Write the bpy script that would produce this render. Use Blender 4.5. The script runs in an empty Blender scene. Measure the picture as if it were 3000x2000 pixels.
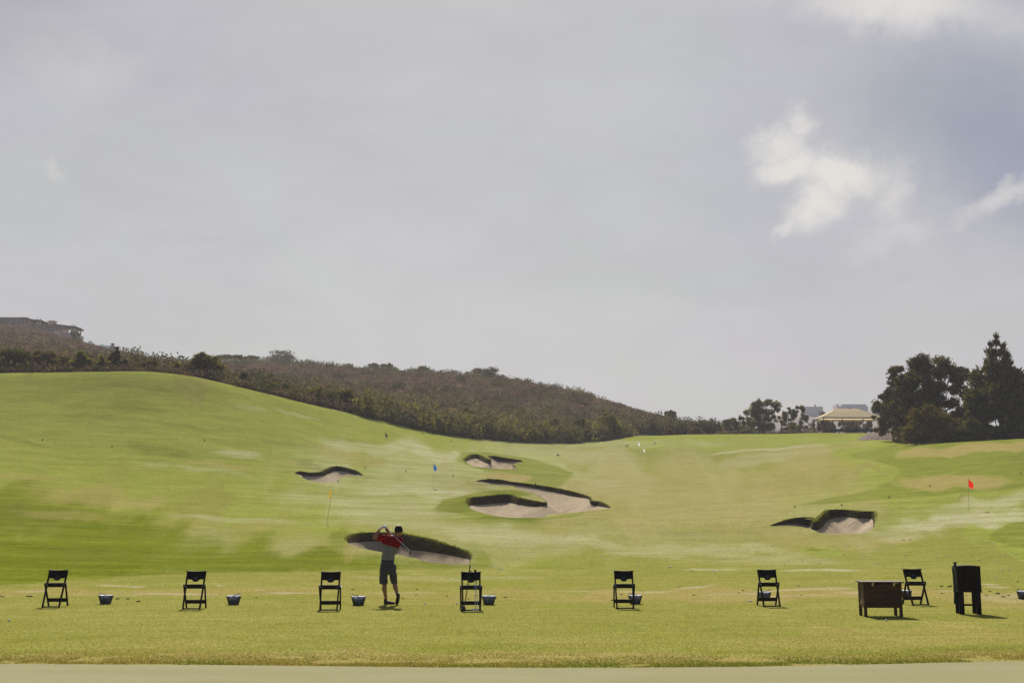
import bpy, bmesh, math, random
import numpy as np
from mathutils import Vector, Matrix
from mathutils.geometry import delaunay_2d_cdt

random.seed(7)
rng = np.random.default_rng(11)
R = math.radians
SC = bpy.context.scene
COL = SC.collection

# ------------------------------------------------------------------ camera
F = 3500.0                       # focal length in photo pixels (photo 3000 x 2000)
EYE = 1.9
HAZE = 0.00037
PITCH = math.atan((1535 - 1000) / F)
cam_d = bpy.data.cameras.new("camera")
cam_d.sensor_width = 36.0
cam_d.lens = F / 3000 * 36.0
cam_d.clip_start = 0.1
cam_d.clip_end = 6000
cam = bpy.data.objects.new("camera", cam_d)
COL.objects.link(cam)
cam.location = (0, 0, EYE)
cam.rotation_euler = (R(90) + PITCH, 0, 0)
SC.camera = cam

# ------------------------------------------------------------------ sun and sky
SUN_EL, SUN_AZ = R(43), R(-5.2)      # a little left of straight ahead: everything is seen against the light
sv = Vector((math.sin(SUN_AZ) * math.cos(SUN_EL), math.cos(SUN_AZ) * math.cos(SUN_EL), math.sin(SUN_EL)))
sun_d = bpy.data.lights.new("sun", 'SUN')
sun_d.energy = 5.0
sun_d.angle = R(0.6)
sun_d.color = (1.0, 0.94, 0.85)
sun = bpy.data.objects.new("sun", sun_d)
COL.objects.link(sun)
sun.location = sv * 400
sun.rotation_euler = sv.to_track_quat('Z', 'Y').to_euler()

SC.view_settings.view_transform = 'Standard'
SC.view_settings.look = 'None'
SC.view_settings.gamma = 1
SC.view_settings.use_curve_mapping = False
SC.view_settings.exposure = 0.6
SC.cycles.max_bounces = 6
SC.cycles.transparent_max_bounces = 8
SC.cycles.volume_bounces = 0
SC.cycles.use_denoising = True

SP, CP = math.sin(PITCH), math.cos(PITCH)


def ray(u, v):
    """direction of a photo pixel as slopes (x/y, z/y)"""
    cx = (np.asarray(u, float) - 1500) / F
    cy = (1000 - np.asarray(v, float)) / F
    y = CP - SP * cy
    return cx / y, (SP + CP * cy) / y


def pix(x, y, z):
    """world point -> photo pixel"""
    dz = z - EYE
    f = y * CP + dz * SP
    up = -y * SP + dz * CP
    return 1500 + F * x / f, 1000 - F * up / f


class NB:
    """tiny node builder"""
    def __init__(s, nt):
        s.nt = nt
        s.N = nt.nodes
        s.L = nt.links

    def n(s, t, **kw):
        nd = s.N.new(t)
        for k, v in kw.items():
            setattr(nd, k, v)
        return nd

    def setin(s, sock, v):
        if hasattr(v, 'is_linked') or isinstance(v, bpy.types.NodeSocket):
            s.L.new(v, sock)
        elif isinstance(v, (tuple, list)):
            sock.default_value = tuple(v) + ((1,) if len(v) == 3 and len(sock.default_value) == 4 else ())
        else:
            sock.default_value = v

    def math(s, op, a, b=0.0, c=None, clamp=False):
        nd = s.n('ShaderNodeMath', operation=op, use_clamp=clamp)
        s.setin(nd.inputs[0], a)
        s.setin(nd.inputs[1], b)
        if c is not None:
            s.setin(nd.inputs[2], c)
        return nd.outputs[0]

    def mix(s, f, a, b, blend='MIX'):
        nd = s.n('ShaderNodeMix', data_type='RGBA', blend_type=blend)
        s.setin(nd.inputs[0], f)
        s.setin(nd.inputs[6], a)
        s.setin(nd.inputs[7], b)
        return nd.outputs[2]

    def noise(s, vec, scale, detail=4, rough=0.55, dist=0.0):
        nd = s.n('ShaderNodeTexNoise')
        nd.inputs['Scale'].default_value = scale
        nd.inputs['Detail'].default_value = detail
        nd.inputs['Roughness'].default_value = rough
        nd.inputs['Distortion'].default_value = dist
        if vec is not None:
            s.L.new(vec, nd.inputs['Vector'])
        return nd.outputs['Fac']

    def ss(s, x, lo, hi, a=0.0, b=1.0):
        nd = s.n('ShaderNodeMapRange', interpolation_type='SMOOTHSTEP')
        s.setin(nd.inputs[0], x)
        nd.inputs[1].default_value = lo
        nd.inputs[2].default_value = hi
        nd.inputs[3].default_value = a
        nd.inputs[4].default_value = b
        return nd.outputs[0]

    def comb(s, x, y, z):
        nd = s.n('ShaderNodeCombineXYZ')
        s.setin(nd.inputs[0], x)
        s.setin(nd.inputs[1], y)
        s.setin(nd.inputs[2], z)
        return nd.outputs[0]


world = bpy.data.worlds.new("World")
SC.world = world
world.use_nodes = True
w = NB(world.node_tree)
w.N.clear()
tc = w.n('ShaderNodeTexCoord')
sep = w.n('ShaderNodeSeparateXYZ')
w.L.new(tc.outputs['Generated'], sep.inputs[0])
dx, dy, dz = sep.outputs
yy = w.math('MAXIMUM', w.math('ABSOLUTE', dy), 0.08)
A = w.math('DIVIDE', dx, yy)
B = w.math('DIVIDE', dz, yy)
sky = w.n('ShaderNodeTexSky', sky_type='NISHITA', sun_disc=False)
sky.sun_elevation = SUN_EL
sky.sun_rotation = SUN_AZ
sky.air_density = 1.2
sky.dust_density = 3.0
skyc = w.mix(1.0, sky.outputs[0], (0.052, 0.052, 0.052, 1), 'MULTIPLY')
# broad veil of thin cloud with soft mottling
pos = tc.outputs['Generated']
mpv = w.n('ShaderNodeMapping')
mpv.inputs['Scale'].default_value = (1.0, 0.6, 2.6)
mpv.inputs['Rotation'].default_value = (0.0, R(12), 0.0)
w.L.new(pos, mpv.inputs[0])
mpo = mpv.outputs[0]
n1 = w.noise(mpo, 2.0, 5, 0.55, 0.6)
n2 = w.noise(mpo, 8.0, 7, 0.6, 0.6)
mot = w.math('ADD', w.math('MULTIPLY', w.math('SUBTRACT', n1, 0.5), 0.30), w.math('MULTIPLY', w.math('SUBTRACT', n2, 0.5), 0.24))
frontm = w.ss(dy, 0.0, 0.25)


def blob(u, v, ru, rv, deg=0, w0=0.0, w1=1.0, warp=None):
    """soft spot of the sky round one direction"""
    a, b = ray(u, v)
    c, sn = math.cos(R(deg)), math.sin(R(deg))
    aa = w.math('SUBTRACT', A, float(a))
    bb = w.math('SUBTRACT', B, float(b))
    if warp is not None:
        aa = w.math('ADD', aa, warp[0])
        bb = w.math('ADD', bb, warp[1])
    p = w.math('DIVIDE', w.math('ADD', w.math('MULTIPLY', aa, c), w.math('MULTIPLY', bb, sn)), ru / F)
    q = w.math('DIVIDE', w.math('SUBTRACT', w.math('MULTIPLY', bb, c), w.math('MULTIPLY', aa, sn)), rv / F)
    r2 = w.math('SQRT', w.math('ADD', w.math('MULTIPLY', p, p), w.math('MULTIPLY', q, q)))
    return w.math('MULTIPLY', w.ss(r2, w1, w0), frontm)


nn = w.n('ShaderNodeTexNoise')
nn.inputs['Scale'].default_value = 12.0
nn.inputs['Detail'].default_value = 9
nn.inputs['Roughness'].default_value = 0.66
w.L.new(pos, nn.inputs['Vector'])
sc3 = w.n('ShaderNodeSeparateColor')
w.L.new(nn.outputs['Color'], sc3.inputs[0])
WX = w.math('MULTIPLY', w.math('SUBTRACT', sc3.outputs[0], 0.5), 0.10)
WY = w.math('MULTIPLY', w.math('SUBTRACT', sc3.outputs[1], 0.5), 0.10)
WP = (WX, WY)
veil_lo = (0.352, 0.352, 0.362, 1)
veil_hi = (0.298, 0.302, 0.328, 1)
base = w.mix(w.ss(B, 0.10, 0.42), veil_lo, veil_hi)
base = w.mix(w.ss(dz, 0.45, 0.9), base, (0.25, 0.27, 0.34, 1))
base = w.mix(w.ss(dy, 0.25, -0.35), base, (0.075, 0.105, 0.175, 1))
# the thinner, bluer gap to the right and the darker left corner
gap = blob(2960, 420, 620, 420, -25, 0.1, 1.0, WP)
base = w.mix(w.math('MULTIPLY', gap, 0.92), base, (0.178, 0.200, 0.262, 1))
gap2 = blob(2250, 640, 420, 520, 20, 0.0, 1.1, WP)
base = w.mix(w.math('MULTIPLY', gap2, 0.25), base, (0.24, 0.26, 0.315, 1))
cor = blob(-100, -50, 620, 420, 0, 0.0, 1.0, WP)
base = w.mix(w.math('MULTIPLY', cor, 0.5), base, (0.175, 0.168, 0.20, 1))
mot1 = w.math('ADD', 1.0, mot)
basem = w.n('ShaderNodeVectorMath', operation='SCALE')
w.L.new(base, basem.inputs[0])
w.L.new(mot1, basem.inputs['Scale'])
base = w.mix(0.10, basem.outputs[0], skyc)
tint = w.ss(w.noise(mpo, 3.6, 4, 0.5, 0.8), 0.35, 0.65)
base = w.mix(tint, w.mix(1.0, base, (1.0, 0.985, 1.015, 1), 'MULTIPLY'), w.mix(1.0, base, (0.985, 1.012, 0.99, 1), 'MULTIPLY'))
# bright cumulus fragments
cl = None
for args in [(2300, 500, 135, 85, 12, 0.2, 1.1, 0.95), (2440, 520, 185, 105, -6, 0.15, 1.15, 0.95), (2390, 610, 140, 100, 38, 0.1, 1.15, 0.9),
             (2270, 440, 95, 75, 35, 0.1, 1.2, 0.75), (2325, 385, 65, 55, 30, 0.0, 1.2, 0.65), (2310, 680, 105, 42, 32, 0.1, 1.1, 0.65),
             (2610, 590, 80, 140, -22, 0.0, 1.2, 0.50), (2640, 700, 150, 55, 10, 0.0, 1.1, 0.30),
             (2960, 590, 190, 55, 28, 0.0, 1.1, 0.55), (2850, 640, 120, 45, 25, 0.0, 1.1, 0.30),
             (2640, 0, 380, 120, -8, 0.0, 1.15, 0.85), (2200, -60, 420, 110, 5, 0.0, 1.05, 0.25), (2950, 70, 160, 70, 15, 0, 1.1, 0.2),
             (250, 190, 230, 120, -10, 0.0, 1.1, 0.20), (155, 470, 95, 26, -38, 0.0, 1.1, 0.26), (1750, 330, 300, 170, 20, 0, 1.1, 0.10)]:
    bl = w.math('MULTIPLY', blob(*args[:7], warp=WP), args[7])
    cl = bl if cl is None else w.math('MAXIMUM', cl, bl)
n3 = w.noise(pos, 22.0, 5, 0.6, 0.3)
cl = w.math('MULTIPLY', cl, w.math('ADD', 0.84, w.math('MULTIPLY', n3, 0.5)), clamp=True)
final = w.mix(cl, base, (0.515, 0.498, 0.476, 1))
# below the horizon: dull earth light
final = w.mix(w.ss(dz, 0.0, -0.15), final, (0.12, 0.13, 0.08, 1))
bg = w.n('ShaderNodeBackground')
w.L.new(final, bg.inputs['Color'])
bg.inputs['Strength'].default_value = 1.0
wo = w.n('ShaderNodeOutputWorld')
w.L.new(bg.outputs[0], wo.inputs['Surface'])
world.cycles.sampling_method = 'MANUAL'
world.cycles.sample_map_resolution = 512


# ------------------------------------------------------------------ helpers
def tag(o, label=None, cat=None, group=None, kind=None):
    if label:
        o['label'] = label
    if cat:
        o['category'] = cat
    if group:
        o['group'] = group
    if kind:
        o['kind'] = kind
    return o


def empty(name, loc=(0, 0, 0), rz=0.0):
    o = bpy.data.objects.new(name, None)
    o.empty_display_size = 0.2
    COL.objects.link(o)
    o.location = loc
    o.rotation_euler = (0, 0, rz)
    return o


def link(name, me, mat=None, parent=None, loc=None):
    o = bpy.data.objects.new(name, me)
    COL.objects.link(o)
    if mat is not None and not me.materials:
        me.materials.append(mat)
    if parent is not None:
        o.parent = parent
    if loc is not None:
        o.location = loc
    return o


def copy_tree(o, parent=None):
    c = o.copy()
    COL.objects.link(c)
    if parent is not None:
        c.parent = parent
    for ch in list(KIDS.get(o.name, ())):
        d = copy_tree(ch, c)
        KIDS.setdefault(c.name, []).append(d)
    return c


KIDS = {}


def kid(name, me, mat, parent):
    o = link(name, me, mat, parent)
    KIDS.setdefault(parent.name, []).append(o)
    return o


def np_mesh(name, verts, faces, smooth=False, attrs=None):
    """verts (n,3), faces (m,k) arrays"""
    me = bpy.data.meshes.new(name)
    verts = np.asarray(verts, np.float32)
    faces = np.asarray(faces, np.int32)
    m, k = faces.shape
    me.vertices.add(len(verts))
    me.vertices.foreach_set('co', verts.ravel())
    me.loops.add(m * k)
    me.loops.foreach_set('vertex_index', faces.ravel())
    me.polygons.add(m)
    me.polygons.foreach_set('loop_start', np.arange(0, m * k, k, dtype=np.int32))
    me.polygons.foreach_set('use_smooth', np.full(m, smooth, bool))
    for an, (dom, arr) in (attrs or {}).items():
        at = me.attributes.new(an, 'FLOAT_COLOR', dom)
        at.data.foreach_set('color', np.asarray(arr, np.float32).ravel())
    me.update(calc_edges=True)
    return me


class MB:
    """collects boxes, bars, tubes into one mesh"""
    def __init__(s):
        s.bm = bmesh.new()

    def box(s, c, size, rz=0.0, bevel=0.0, rot=None):
        m = Matrix.Translation(c) @ (rot.to_4x4() if rot is not None else Matrix.Rotation(rz, 4, 'Z')) @ Matrix.Diagonal((*size, 1))
        r = bmesh.ops.create_cube(s.bm, size=1.0, matrix=m)
        if bevel > 0:
            es = set()
            for v in r['verts']:
                es.update(v.link_edges)
            bmesh.ops.bevel(s.bm, geom=list(es), offset=bevel, segments=2, affect='EDGES', profile=0.6)
        return s

    def bar(s, p, q, wd, th, side=Vector((1, 0, 0)), bevel=0.0):
        """rectangular bar from p to q; wd along side"""
        p, q = Vector(p), Vector(q)
        z = (q - p).normalized()
        x = (side - z * side.dot(z)).normalized()
        y = z.cross(x)
        rot = Matrix((x, y, z)).transposed()
        s.box((p + q) / 2, (wd, th, (q - p).length), rot=rot, bevel=bevel)
        return s

    def tube(s, pts, rad, n=8, cap=True):
        pts = [Vector(p) for p in pts]
        if not isinstance(rad, (list, tuple)):
            rad = [rad] * len(pts)
        rings = []
        up = Vector((0, 0, 1))
        for i, p in enumerate(pts):
            d = (pts[min(i + 1, len(pts) - 1)] - pts[max(i - 1, 0)]).normalized()
            x = d.cross(up)
            if x.length < 0.05:
                x = d.cross(Vector((0, 1, 0)))
            x.normalize()
            y = d.cross(x)
            rings.append([s.bm.verts.new(p + (x * math.cos(2 * math.pi * k / n) + y * math.sin(2 * math.pi * k / n)) * rad[i]) for k in range(n)])
        for a, b in zip(rings, rings[1:]):
            for k in range(n):
                s.bm.faces.new((a[k], a[(k + 1) % n], b[(k + 1) % n], b[k]))
        if cap:
            s.bm.faces.new(rings[0][::-1])
            s.bm.faces.new(rings[-1])
        return s

    def ring(s, c, r, rad, n=20, m=6, zs=1.0):
        vs = []
        for i in range(n):
            t = 2 * math.pi * i / n
            o = Vector((math.cos(t), math.sin(t), 0))
            vs.append([s.bm.verts.new(Vector(c) + o * (r + rad * math.cos(2 * math.pi * k / m)) + Vector((0, 0, rad * math.sin(2 * math.pi * k / m)))) for k in range(m)])
        for i in range(n):
            for k in range(m):
                s.bm.faces.new((vs[i][k], vs[(i + 1) % n][k], vs[(i + 1) % n][(k + 1) % m], vs[i][(k + 1) % m]))
        return s

    def lathe(s, prof, n=20, c=(0, 0, 0)):
        rs = [[s.bm.verts.new(Vector(c) + Vector((r * math.cos(2 * math.pi * k / n), r * math.sin(2 * math.pi * k / n), z))) for k in range(n)] for r, z in prof]
        for a, b in zip(rs, rs[1:]):
            for k in range(n):
                s.bm.faces.new((a[k], a[(k + 1) % n], b[(k + 1) % n], b[k]))
        s.bm.faces.new(rs[0][::-1])
        s.bm.faces.new(rs[-1])
        return s

    def prism(s, pts2, y0, y1, xf=None):
        """outline in x,z extruded along y"""
        a = [s.bm.verts.new((x, y0, z)) for x, z in pts2]
        b = [s.bm.verts.new((x, y1, z)) for x, z in pts2]
        s.bm.faces.new(a)
        s.bm.faces.new(b[::-1])
        for i in range(len(a)):
            j = (i + 1) % len(a)
            s.bm.faces.new((a[j], a[i], b[i], b[j]))
        if xf is not None:
            bmesh.ops.transform(s.bm, matrix=xf, verts=a + b)
        return s

    def sphere(s, c, r, seg=12, sc=(1, 1, 1)):
        bmesh.ops.create_uvsphere(s.bm, u_segments=seg, v_segments=max(6, seg * 2 // 3), radius=r, matrix=Matrix.Translation(c) @ Matrix.Diagonal((*sc, 1)))
        return s

    def mesh(s, name, smooth=False):
        me = bpy.data.meshes.new(name)
        bmesh.ops.recalc_face_normals(s.bm, faces=s.bm.faces)
        s.bm.to_mesh(me)
        s.bm.free()
        if smooth:
            me.shade_smooth()
        return me

    def build(s, name, mat, parent=None, smooth=False):
        me = s.mesh(name, smooth)
        if parent is None:
            return link(name, me, mat)
        return kid(name, me, mat, parent)


def newmat(name):
    m = bpy.data.materials.new(name)
    m.use_nodes = True
    b = NB(m.node_tree)
    bs = m.node_tree.nodes['Principled BSDF']
    return m, b, bs


def simple_mat(name, col, rough=0.6, var=0.25, scale=6.0, spec=0.4, metal=0.0, bump=0.0, stretch=(1, 1, 1), sheen=0.0):
    m, b, bs = newmat(name)
    tcn = b.n('ShaderNodeTexCoord')
    mp = b.n('ShaderNodeMapping')
    mp.inputs['Scale'].default_value = stretch
    b.L.new(tcn.outputs['Object'], mp.inputs[0])
    nz = b.noise(mp.outputs[0], scale, 5, 0.6)
    lo = tuple(max(0, c * (1 - var)) for c in col)
    hi = tuple(min(1, c * (1 + var)) for c in col)
    b.L.new(b.mix(b.ss(nz, 0.3, 0.7), lo, hi), bs.inputs['Base Color'])
    bs.inputs['Roughness'].default_value = rough
    bs.inputs['Specular IOR Level'].default_value = spec
    bs.inputs['Metallic'].default_value = metal
    if bump:
        bn = b.n('ShaderNodeBump')
        bn.inputs['Strength'].default_value = bump
        bn.inputs['Distance'].default_value = 0.01
        b.L.new(nz, bn.inputs['Height'])
        b.L.new(bn.outputs[0], bs.inputs['Normal'])
    return m


def leaf_mat(name, trans=0.35, tcol=(1.25, 1.2, 0.55), rough=1.0):
    """leaves: colour of each leaf comes from its own attribute; light comes through them"""
    m, b, bs = newmat(name)
    at = b.n('ShaderNodeAttribute', attribute_name='leaf')
    b.L.new(at.outputs['Color'], bs.inputs['Base Color'])
    bs.inputs['Roughness'].default_value = rough
    bs.inputs['Specular IOR Level'].default_value = 0.0
    tr = b.n('ShaderNodeBsdfTranslucent')
    b.L.new(b.mix(1.0, at.outputs['Color'], tcol, 'MULTIPLY'), tr.inputs['Color'])
    mx = b.n('ShaderNodeMixShader')
    mx.inputs[0].default_value = trans
    b.L.new(bs.outputs[0], mx.inputs[1])
    b.L.new(tr.outputs[0], mx.inputs[2])
    b.L.new(mx.outputs[0], b.N['Material Output'].inputs['Surface'])
    return m


# ------------------------------------------------------------------ value noise in numpy
def vnoise(x, y, seed=0):
    xi = np.floor(x).astype(np.int64)
    yi = np.floor(y).astype(np.int64)
    fx, fy = x - xi, y - yi
    fx = fx * fx * (3 - 2 * fx)
    fy = fy * fy * (3 - 2 * fy)

    def h(a, b):
        n = (a * 374761393 + b * 668265263 + seed * 974634777) & 0xffffffff
        n = ((n ^ (n >> 13)) * 1274126177) & 0xffffffff
        return ((n ^ (n >> 16)) & 0xffff) / 65535.0
    return (h(xi, yi) * (1 - fx) + h(xi + 1, yi) * fx) * (1 - fy) + (h(xi, yi + 1) * (1 - fx) + h(xi + 1, yi + 1) * fx) * fy


def fbm(x, y, oct=4, seed=0):
    s, a, t = 0, 1.0, 0
    for k in range(oct):
        s = s + a * vnoise(x * 2 ** k + 17.3 * k, y * 2 ** k - 9.1 * k, seed + k)
        t += a
        a *= 0.5
    return s / t - 0.5


# ------------------------------------------------------------------ lie of the land
# each line: points (u, v, depth) of the photograph; the ground runs smoothly from line to line
LINES = [
    [(0, None, 2.0), (3000, None, 2.0)],
    [(0, None, 20), (3000, None, 20)],
    [(0, None, 28), (3000, None, 28)],
    [(0, None, 37), (3000, None, 37)],
    [(0, 1652, 47), (500, 1660, 48), (1000, 1666, 48), (1500, 1668, 49), (2000, 1668, 49), (2500, 1666, 49), (3000, 1660, 49)],
    [(0, 1570, 62), (500, 1590, 62), (1000, 1590, 60), (1250, 1600, 60), (1500, 1606, 63), (2000, 1598, 65), (2400, 1588, 66), (3000, 1572, 63)],
    [(0, 1480, 80), (500, 1512, 79), (960, 1532, 78), (1300, 1535, 78), (1700, 1528, 80), (2000, 1526, 80), (2400, 1513, 80), (2838, 1494, 81), (3000, 1486, 81)],
    [(0, 1370, 106), (500, 1398, 106), (1000, 1425, 106), (1268, 1425, 106), (1500, 1438, 106), (1800, 1452, 106), (2200, 1446, 106), (2600, 1420, 104), (3000, 1392, 102)],
    [(0, 1270, 125), (500, 1285, 126), (1000, 1346, 126), (1400, 1368, 127), (1700, 1392, 128), (2100, 1400, 130), (2500, 1364, 128), (3000, 1325, 122)],
    [(0, 1165, 142), (400, 1160, 144), (700, 1195, 146), (1000, 1270, 150), (1300, 1322, 150), (1600, 1350, 158), (1869, 1366, 160), (2200, 1362, 160), (2500, 1338, 156), (2700, 1304, 148), (3000, 1284, 142)],
    [(0, 1093, 155), (200, 1091, 155), (430, 1088, 155), (560, 1100, 157), (650, 1120, 159), (800, 1158, 163), (1000, 1207, 172), (1100, 1226, 180), (1250, 1262, 192), (1400, 1284, 203), (1550, 1295, 212),
     (1700, 1297, 222), (1780, 1288, 228), (1840, 1274, 236), (2000, 1272, 242), (2400, 1268, 242), (2550, 1266, 236), (2620, 1290, 196), (2700, 1296, 172), (3000, 1289, 160)],
    [(0, 1050, 235), (300, 1062, 230), (500, 1085, 235), (1000, 1152, 262), (1400, 1185, 270), (1700, 1236, 275), (1850, 1262, 272), (2000, 1279, 262), (2400, 1279, 262), (2550, 1276, 256), (2650, 1288, 225), (3000, 1296, 205)],
    [(0, 957, 430), (60, 961, 428), (100, 970, 422), (150, 985, 412), (200, 1003, 400), (300, 1026, 370), (400, 1052, 350), (480, 1066, 360), (620, 1068, 400), (850, 1072, 400), (1000, 1083, 390), (1200, 1100, 370), (1400, 1111, 355),
     (1500, 1125, 345), (1600, 1143, 335), (1700, 1164, 325), (1800, 1190, 315), (1900, 1222, 305), (2000, 1248, 300), (2120, 1276, 300), (2300, 1300, 300), (3000, 1310, 290)],
    [(0, 1100, 620), (1500, 1230, 620), (3000, 1420, 620)],
    [(0, 1500, 1250), (3000, 1510, 1250)],
]
AG = np.concatenate([np.linspace(-1.6, -0.5, 60, endpoint=False), np.linspace(-0.5, 0.5, 1001), np.linspace(0.5, 1.6, 60)[1:]])
KD = np.zeros((len(AG), len(LINES)))
KT = np.zeros_like(KD)
for k, ln in enumerate(LINES):
    aa, dd, tt = [], [], []
    for (u, v, D) in ln:
        if v is None:
            tt.append(-EYE / D)
            aa.append((u - 1500) / F)
        else:
            a, t = ray(u, v)
            aa.append(float(a))
            tt.append(float(t))
        dd.append(D)
    fine = np.linspace(-0.7, 0.7, 1401)
    d = np.interp(fine, aa, dd)
    t = np.interp(fine, aa, tt)
    kr = np.exp(-0.5 * (np.arange(-30, 31) / 9.0) ** 2)
    kr /= kr.sum()
    d = np.convolve(np.pad(d, 30, 'edge'), kr, 'valid')
    t = np.convolve(np.pad(t, 30, 'edge'), kr, 'valid')
    KD[:, k] = np.interp(AG, fine, d)
    KT[:, k] = np.interp(AG, fine, t)
X = np.log(KD)
LG = np.linspace(math.log(2.0), math.log(1240), 900)
hk = np.diff(X, axis=1)
dk = np.diff(KT, axis=1) / hk
M = np.zeros_like(KT)
for k in range(1, KT.shape[1] - 1):
    w1 = 2 * hk[:, k] + hk[:, k - 1]
    w2 = hk[:, k] + 2 * hk[:, k - 1]
    ok = dk[:, k - 1] * dk[:, k] > 0
    with np.errstate(divide='ignore', invalid='ignore'):
        mm = (w1 + w2) / (w1 / dk[:, k - 1] + w2 / dk[:, k])
    M[:, k] = np.where(ok, mm, 0)
M[:, 0] = dk[:, 0]
M[:, -1] = dk[:, -1]
TAB = np.zeros((len(AG), len(LG)))
for i in range(len(AG)):
    j = np.clip(np.searchsorted(X[i], LG) - 1, 0, KT.shape[1] - 2)
    s = (LG - X[i, j]) / hk[i, j]
    h = hk[i, j]
    t0, t1, m0, m1 = KT[i, j], KT[i, j + 1], M[i, j], M[i, j + 1]
    TAB[i] = (2 * s ** 3 - 3 * s ** 2 + 1) * t0 + (s ** 3 - 2 * s ** 2 + s) * h * m0 + (-2 * s ** 3 + 3 * s ** 2) * t1 + (s ** 3 - s ** 2) * h * m1
EY = np.exp(LG)[None, :]
EX = AG[:, None] * EY
ZT = EYE + TAB * EY
flat = EY[0] < 37
ZT[:, flat] = 0.0
# gentle natural undulation of the mown slopes
amp = np.clip((EY - 42) / 60, 0, 1)
ZT += amp * (0.55 * fbm(EX / 34, EY / 34, 3, 3) + 0.22 * fbm(EX / 9, EY / 14, 2, 9)) * np.clip(1.4 - EY / 260, 0.25, 1)
hillm = np.clip((EY - 200) / 80, 0, 1)
ZT += hillm * 1.6 * fbm(EX / 22, EY / 30, 4, 21)


def ground_z(x, y):
    x = np.asarray(x, float)
    y = np.asarray(y, float)
    y = np.maximum(y, 2.01)
    a = np.clip(x / y, AG[0], AG[-1])
    fi = np.interp(a, AG, np.arange(len(AG)))
    fj = np.clip((np.log(y) - LG[0]) / (LG[1] - LG[0]), 0, len(LG) - 1.001)
    i = np.clip(fi.astype(int), 0, len(AG) - 2)
    j = fj.astype(int)
    p, q = fi - i, fj - j
    return (ZT[i, j] * (1 - p) + ZT[i + 1, j] * p) * (1 - q) + (ZT[i, j + 1] * (1 - p) + ZT[i + 1, j + 1] * p) * q


SY = np.exp(np.linspace(math.log(4), math.log(700), 4000))


def hit(u, v):
    """first ground point seen at a photo pixel"""
    a, t = ray(u, v)
    g = (ground_z(a * SY, SY) - EYE) / SY
    k = np.argmax(g > t)
    if k == 0:
        k = len(SY) - 1
    y = SY[k]
    if k > 0:
        g0, g1 = g[k - 1], g[k]
        f = (t - g0) / (g1 - g0) if g1 != g0 else 1
        y = SY[k - 1] + (SY[k] - SY[k - 1]) * f
    return Vector((float(a * y), float(y), float(ground_z(a * y, y))))


def at(u, D):
    """ground point below photo column u at depth D"""
    x = (u - 1500) / F / 1.0 * D
    for _ in range(3):
        z = float(ground_z(x, D))
        uu, vv = pix(x, D, z)
        x += (u - uu) / F * D
    return Vector((x, D, float(ground_z(x, D))))
# ------------------------------------------------------------------ turf patches, painted sheen and swale shade (photo pixel ellipses laid on the land)
# (u, v, ru, rv, degrees, weight)
ROUGH = [(300, 1230, 950, 200, 10, .75), (60, 1420, 420, 140, 5, .5), (2200, 1292, 480, 22, 0, 1.0), (2780, 1320, 330, 62, -6, .95), (2640, 1436, 360, 40, -7, .9), (2950, 1400, 200, 90, 0, .7),
         (1590, 1378, 95, 42, 14, 1.0), (1480, 1395, 150, 26, 4, .8), (1370, 1335, 60, 32, 0, .7), (960, 1440, 260, 34, 4, .5), (1090, 1395, 170, 22, 6, .6),
         (3010, 1560, 150, 62, 5, .9), (2420, 1612, 70, 14, 3, .8), (1300, 1285, 170, 26, 12, .8), (800, 1330, 190, 40, 10, .55), (2500, 1520, 330, 34, -4, .55), (1560, 1500, 230, 16, -4, .7),
         (480, 1420, 200, 30, 0, .5), (950, 1560, 200, 18, 0, .4), (1560, 1655, 130, 12, 0, .4), (860, 1375, 110, 40, 12, 1.0)]
LUSH = [(60, 1590, 700, 120, 4, 1.0), (700, 1640, 420, 60, 4, .9), (-50, 1480, 300, 70, 0, .8), (1330, 1480, 80, 50, 0, .45), (1480, 1440, 130, 22, 5, .8), (1180, 1655, 330, 34, 5, .8), (990, 1580, 40, 40, 0, .8),
        (1500, 1524, 150, 12, 0, .8), (1390, 1630, 50, 40, 10, .7), (2560, 1490, 70, 26, 0, .5), (1560, 1670, 380, 20, 0, .25), (2300, 1690, 500, 25, 0, .25)]
PALE_SHEEN = [(1650, 1400, 800, 130, 0, .55), (2150, 1500, 650, 110, 0, .38), (1200, 1400, 420, 110, 4, .55), (1500, 1590, 900, 60, 0, .3), (1190, 1325, 330, 30, 5, .9), (1230, 1345, 200, 18, 3, .5), (1050, 1305, 150, 12, 6, .6), (1600, 1325, 330, 26, 1, .55), (1240, 1440, 270, 26, 3, .9), (1050, 1470, 260, 34, 5, .6), (1130, 1500, 300, 24, 3, .6), (1540, 1575, 360, 30, 5, .7),  # paler mown turf, with the sheen of backlit grass put into the colour
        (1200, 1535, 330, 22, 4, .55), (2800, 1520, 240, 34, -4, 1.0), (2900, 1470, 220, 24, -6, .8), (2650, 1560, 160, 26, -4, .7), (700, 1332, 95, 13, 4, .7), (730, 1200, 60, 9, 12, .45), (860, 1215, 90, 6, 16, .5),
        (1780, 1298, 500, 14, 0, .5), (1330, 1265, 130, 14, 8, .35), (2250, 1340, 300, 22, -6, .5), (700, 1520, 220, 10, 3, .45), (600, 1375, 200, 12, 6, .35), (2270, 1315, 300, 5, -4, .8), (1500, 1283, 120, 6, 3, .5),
        (2150, 1480, 180, 7, -5, .55), (1900, 1610, 500, 24, 2, .5), (2080, 1668, 120, 3, 0, .9), (2430, 1668, 130, 5, 0, .8), (1330, 1690, 300, 8, 0, .5), (2300, 1640, 300, 14, 0, .3)]
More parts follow.
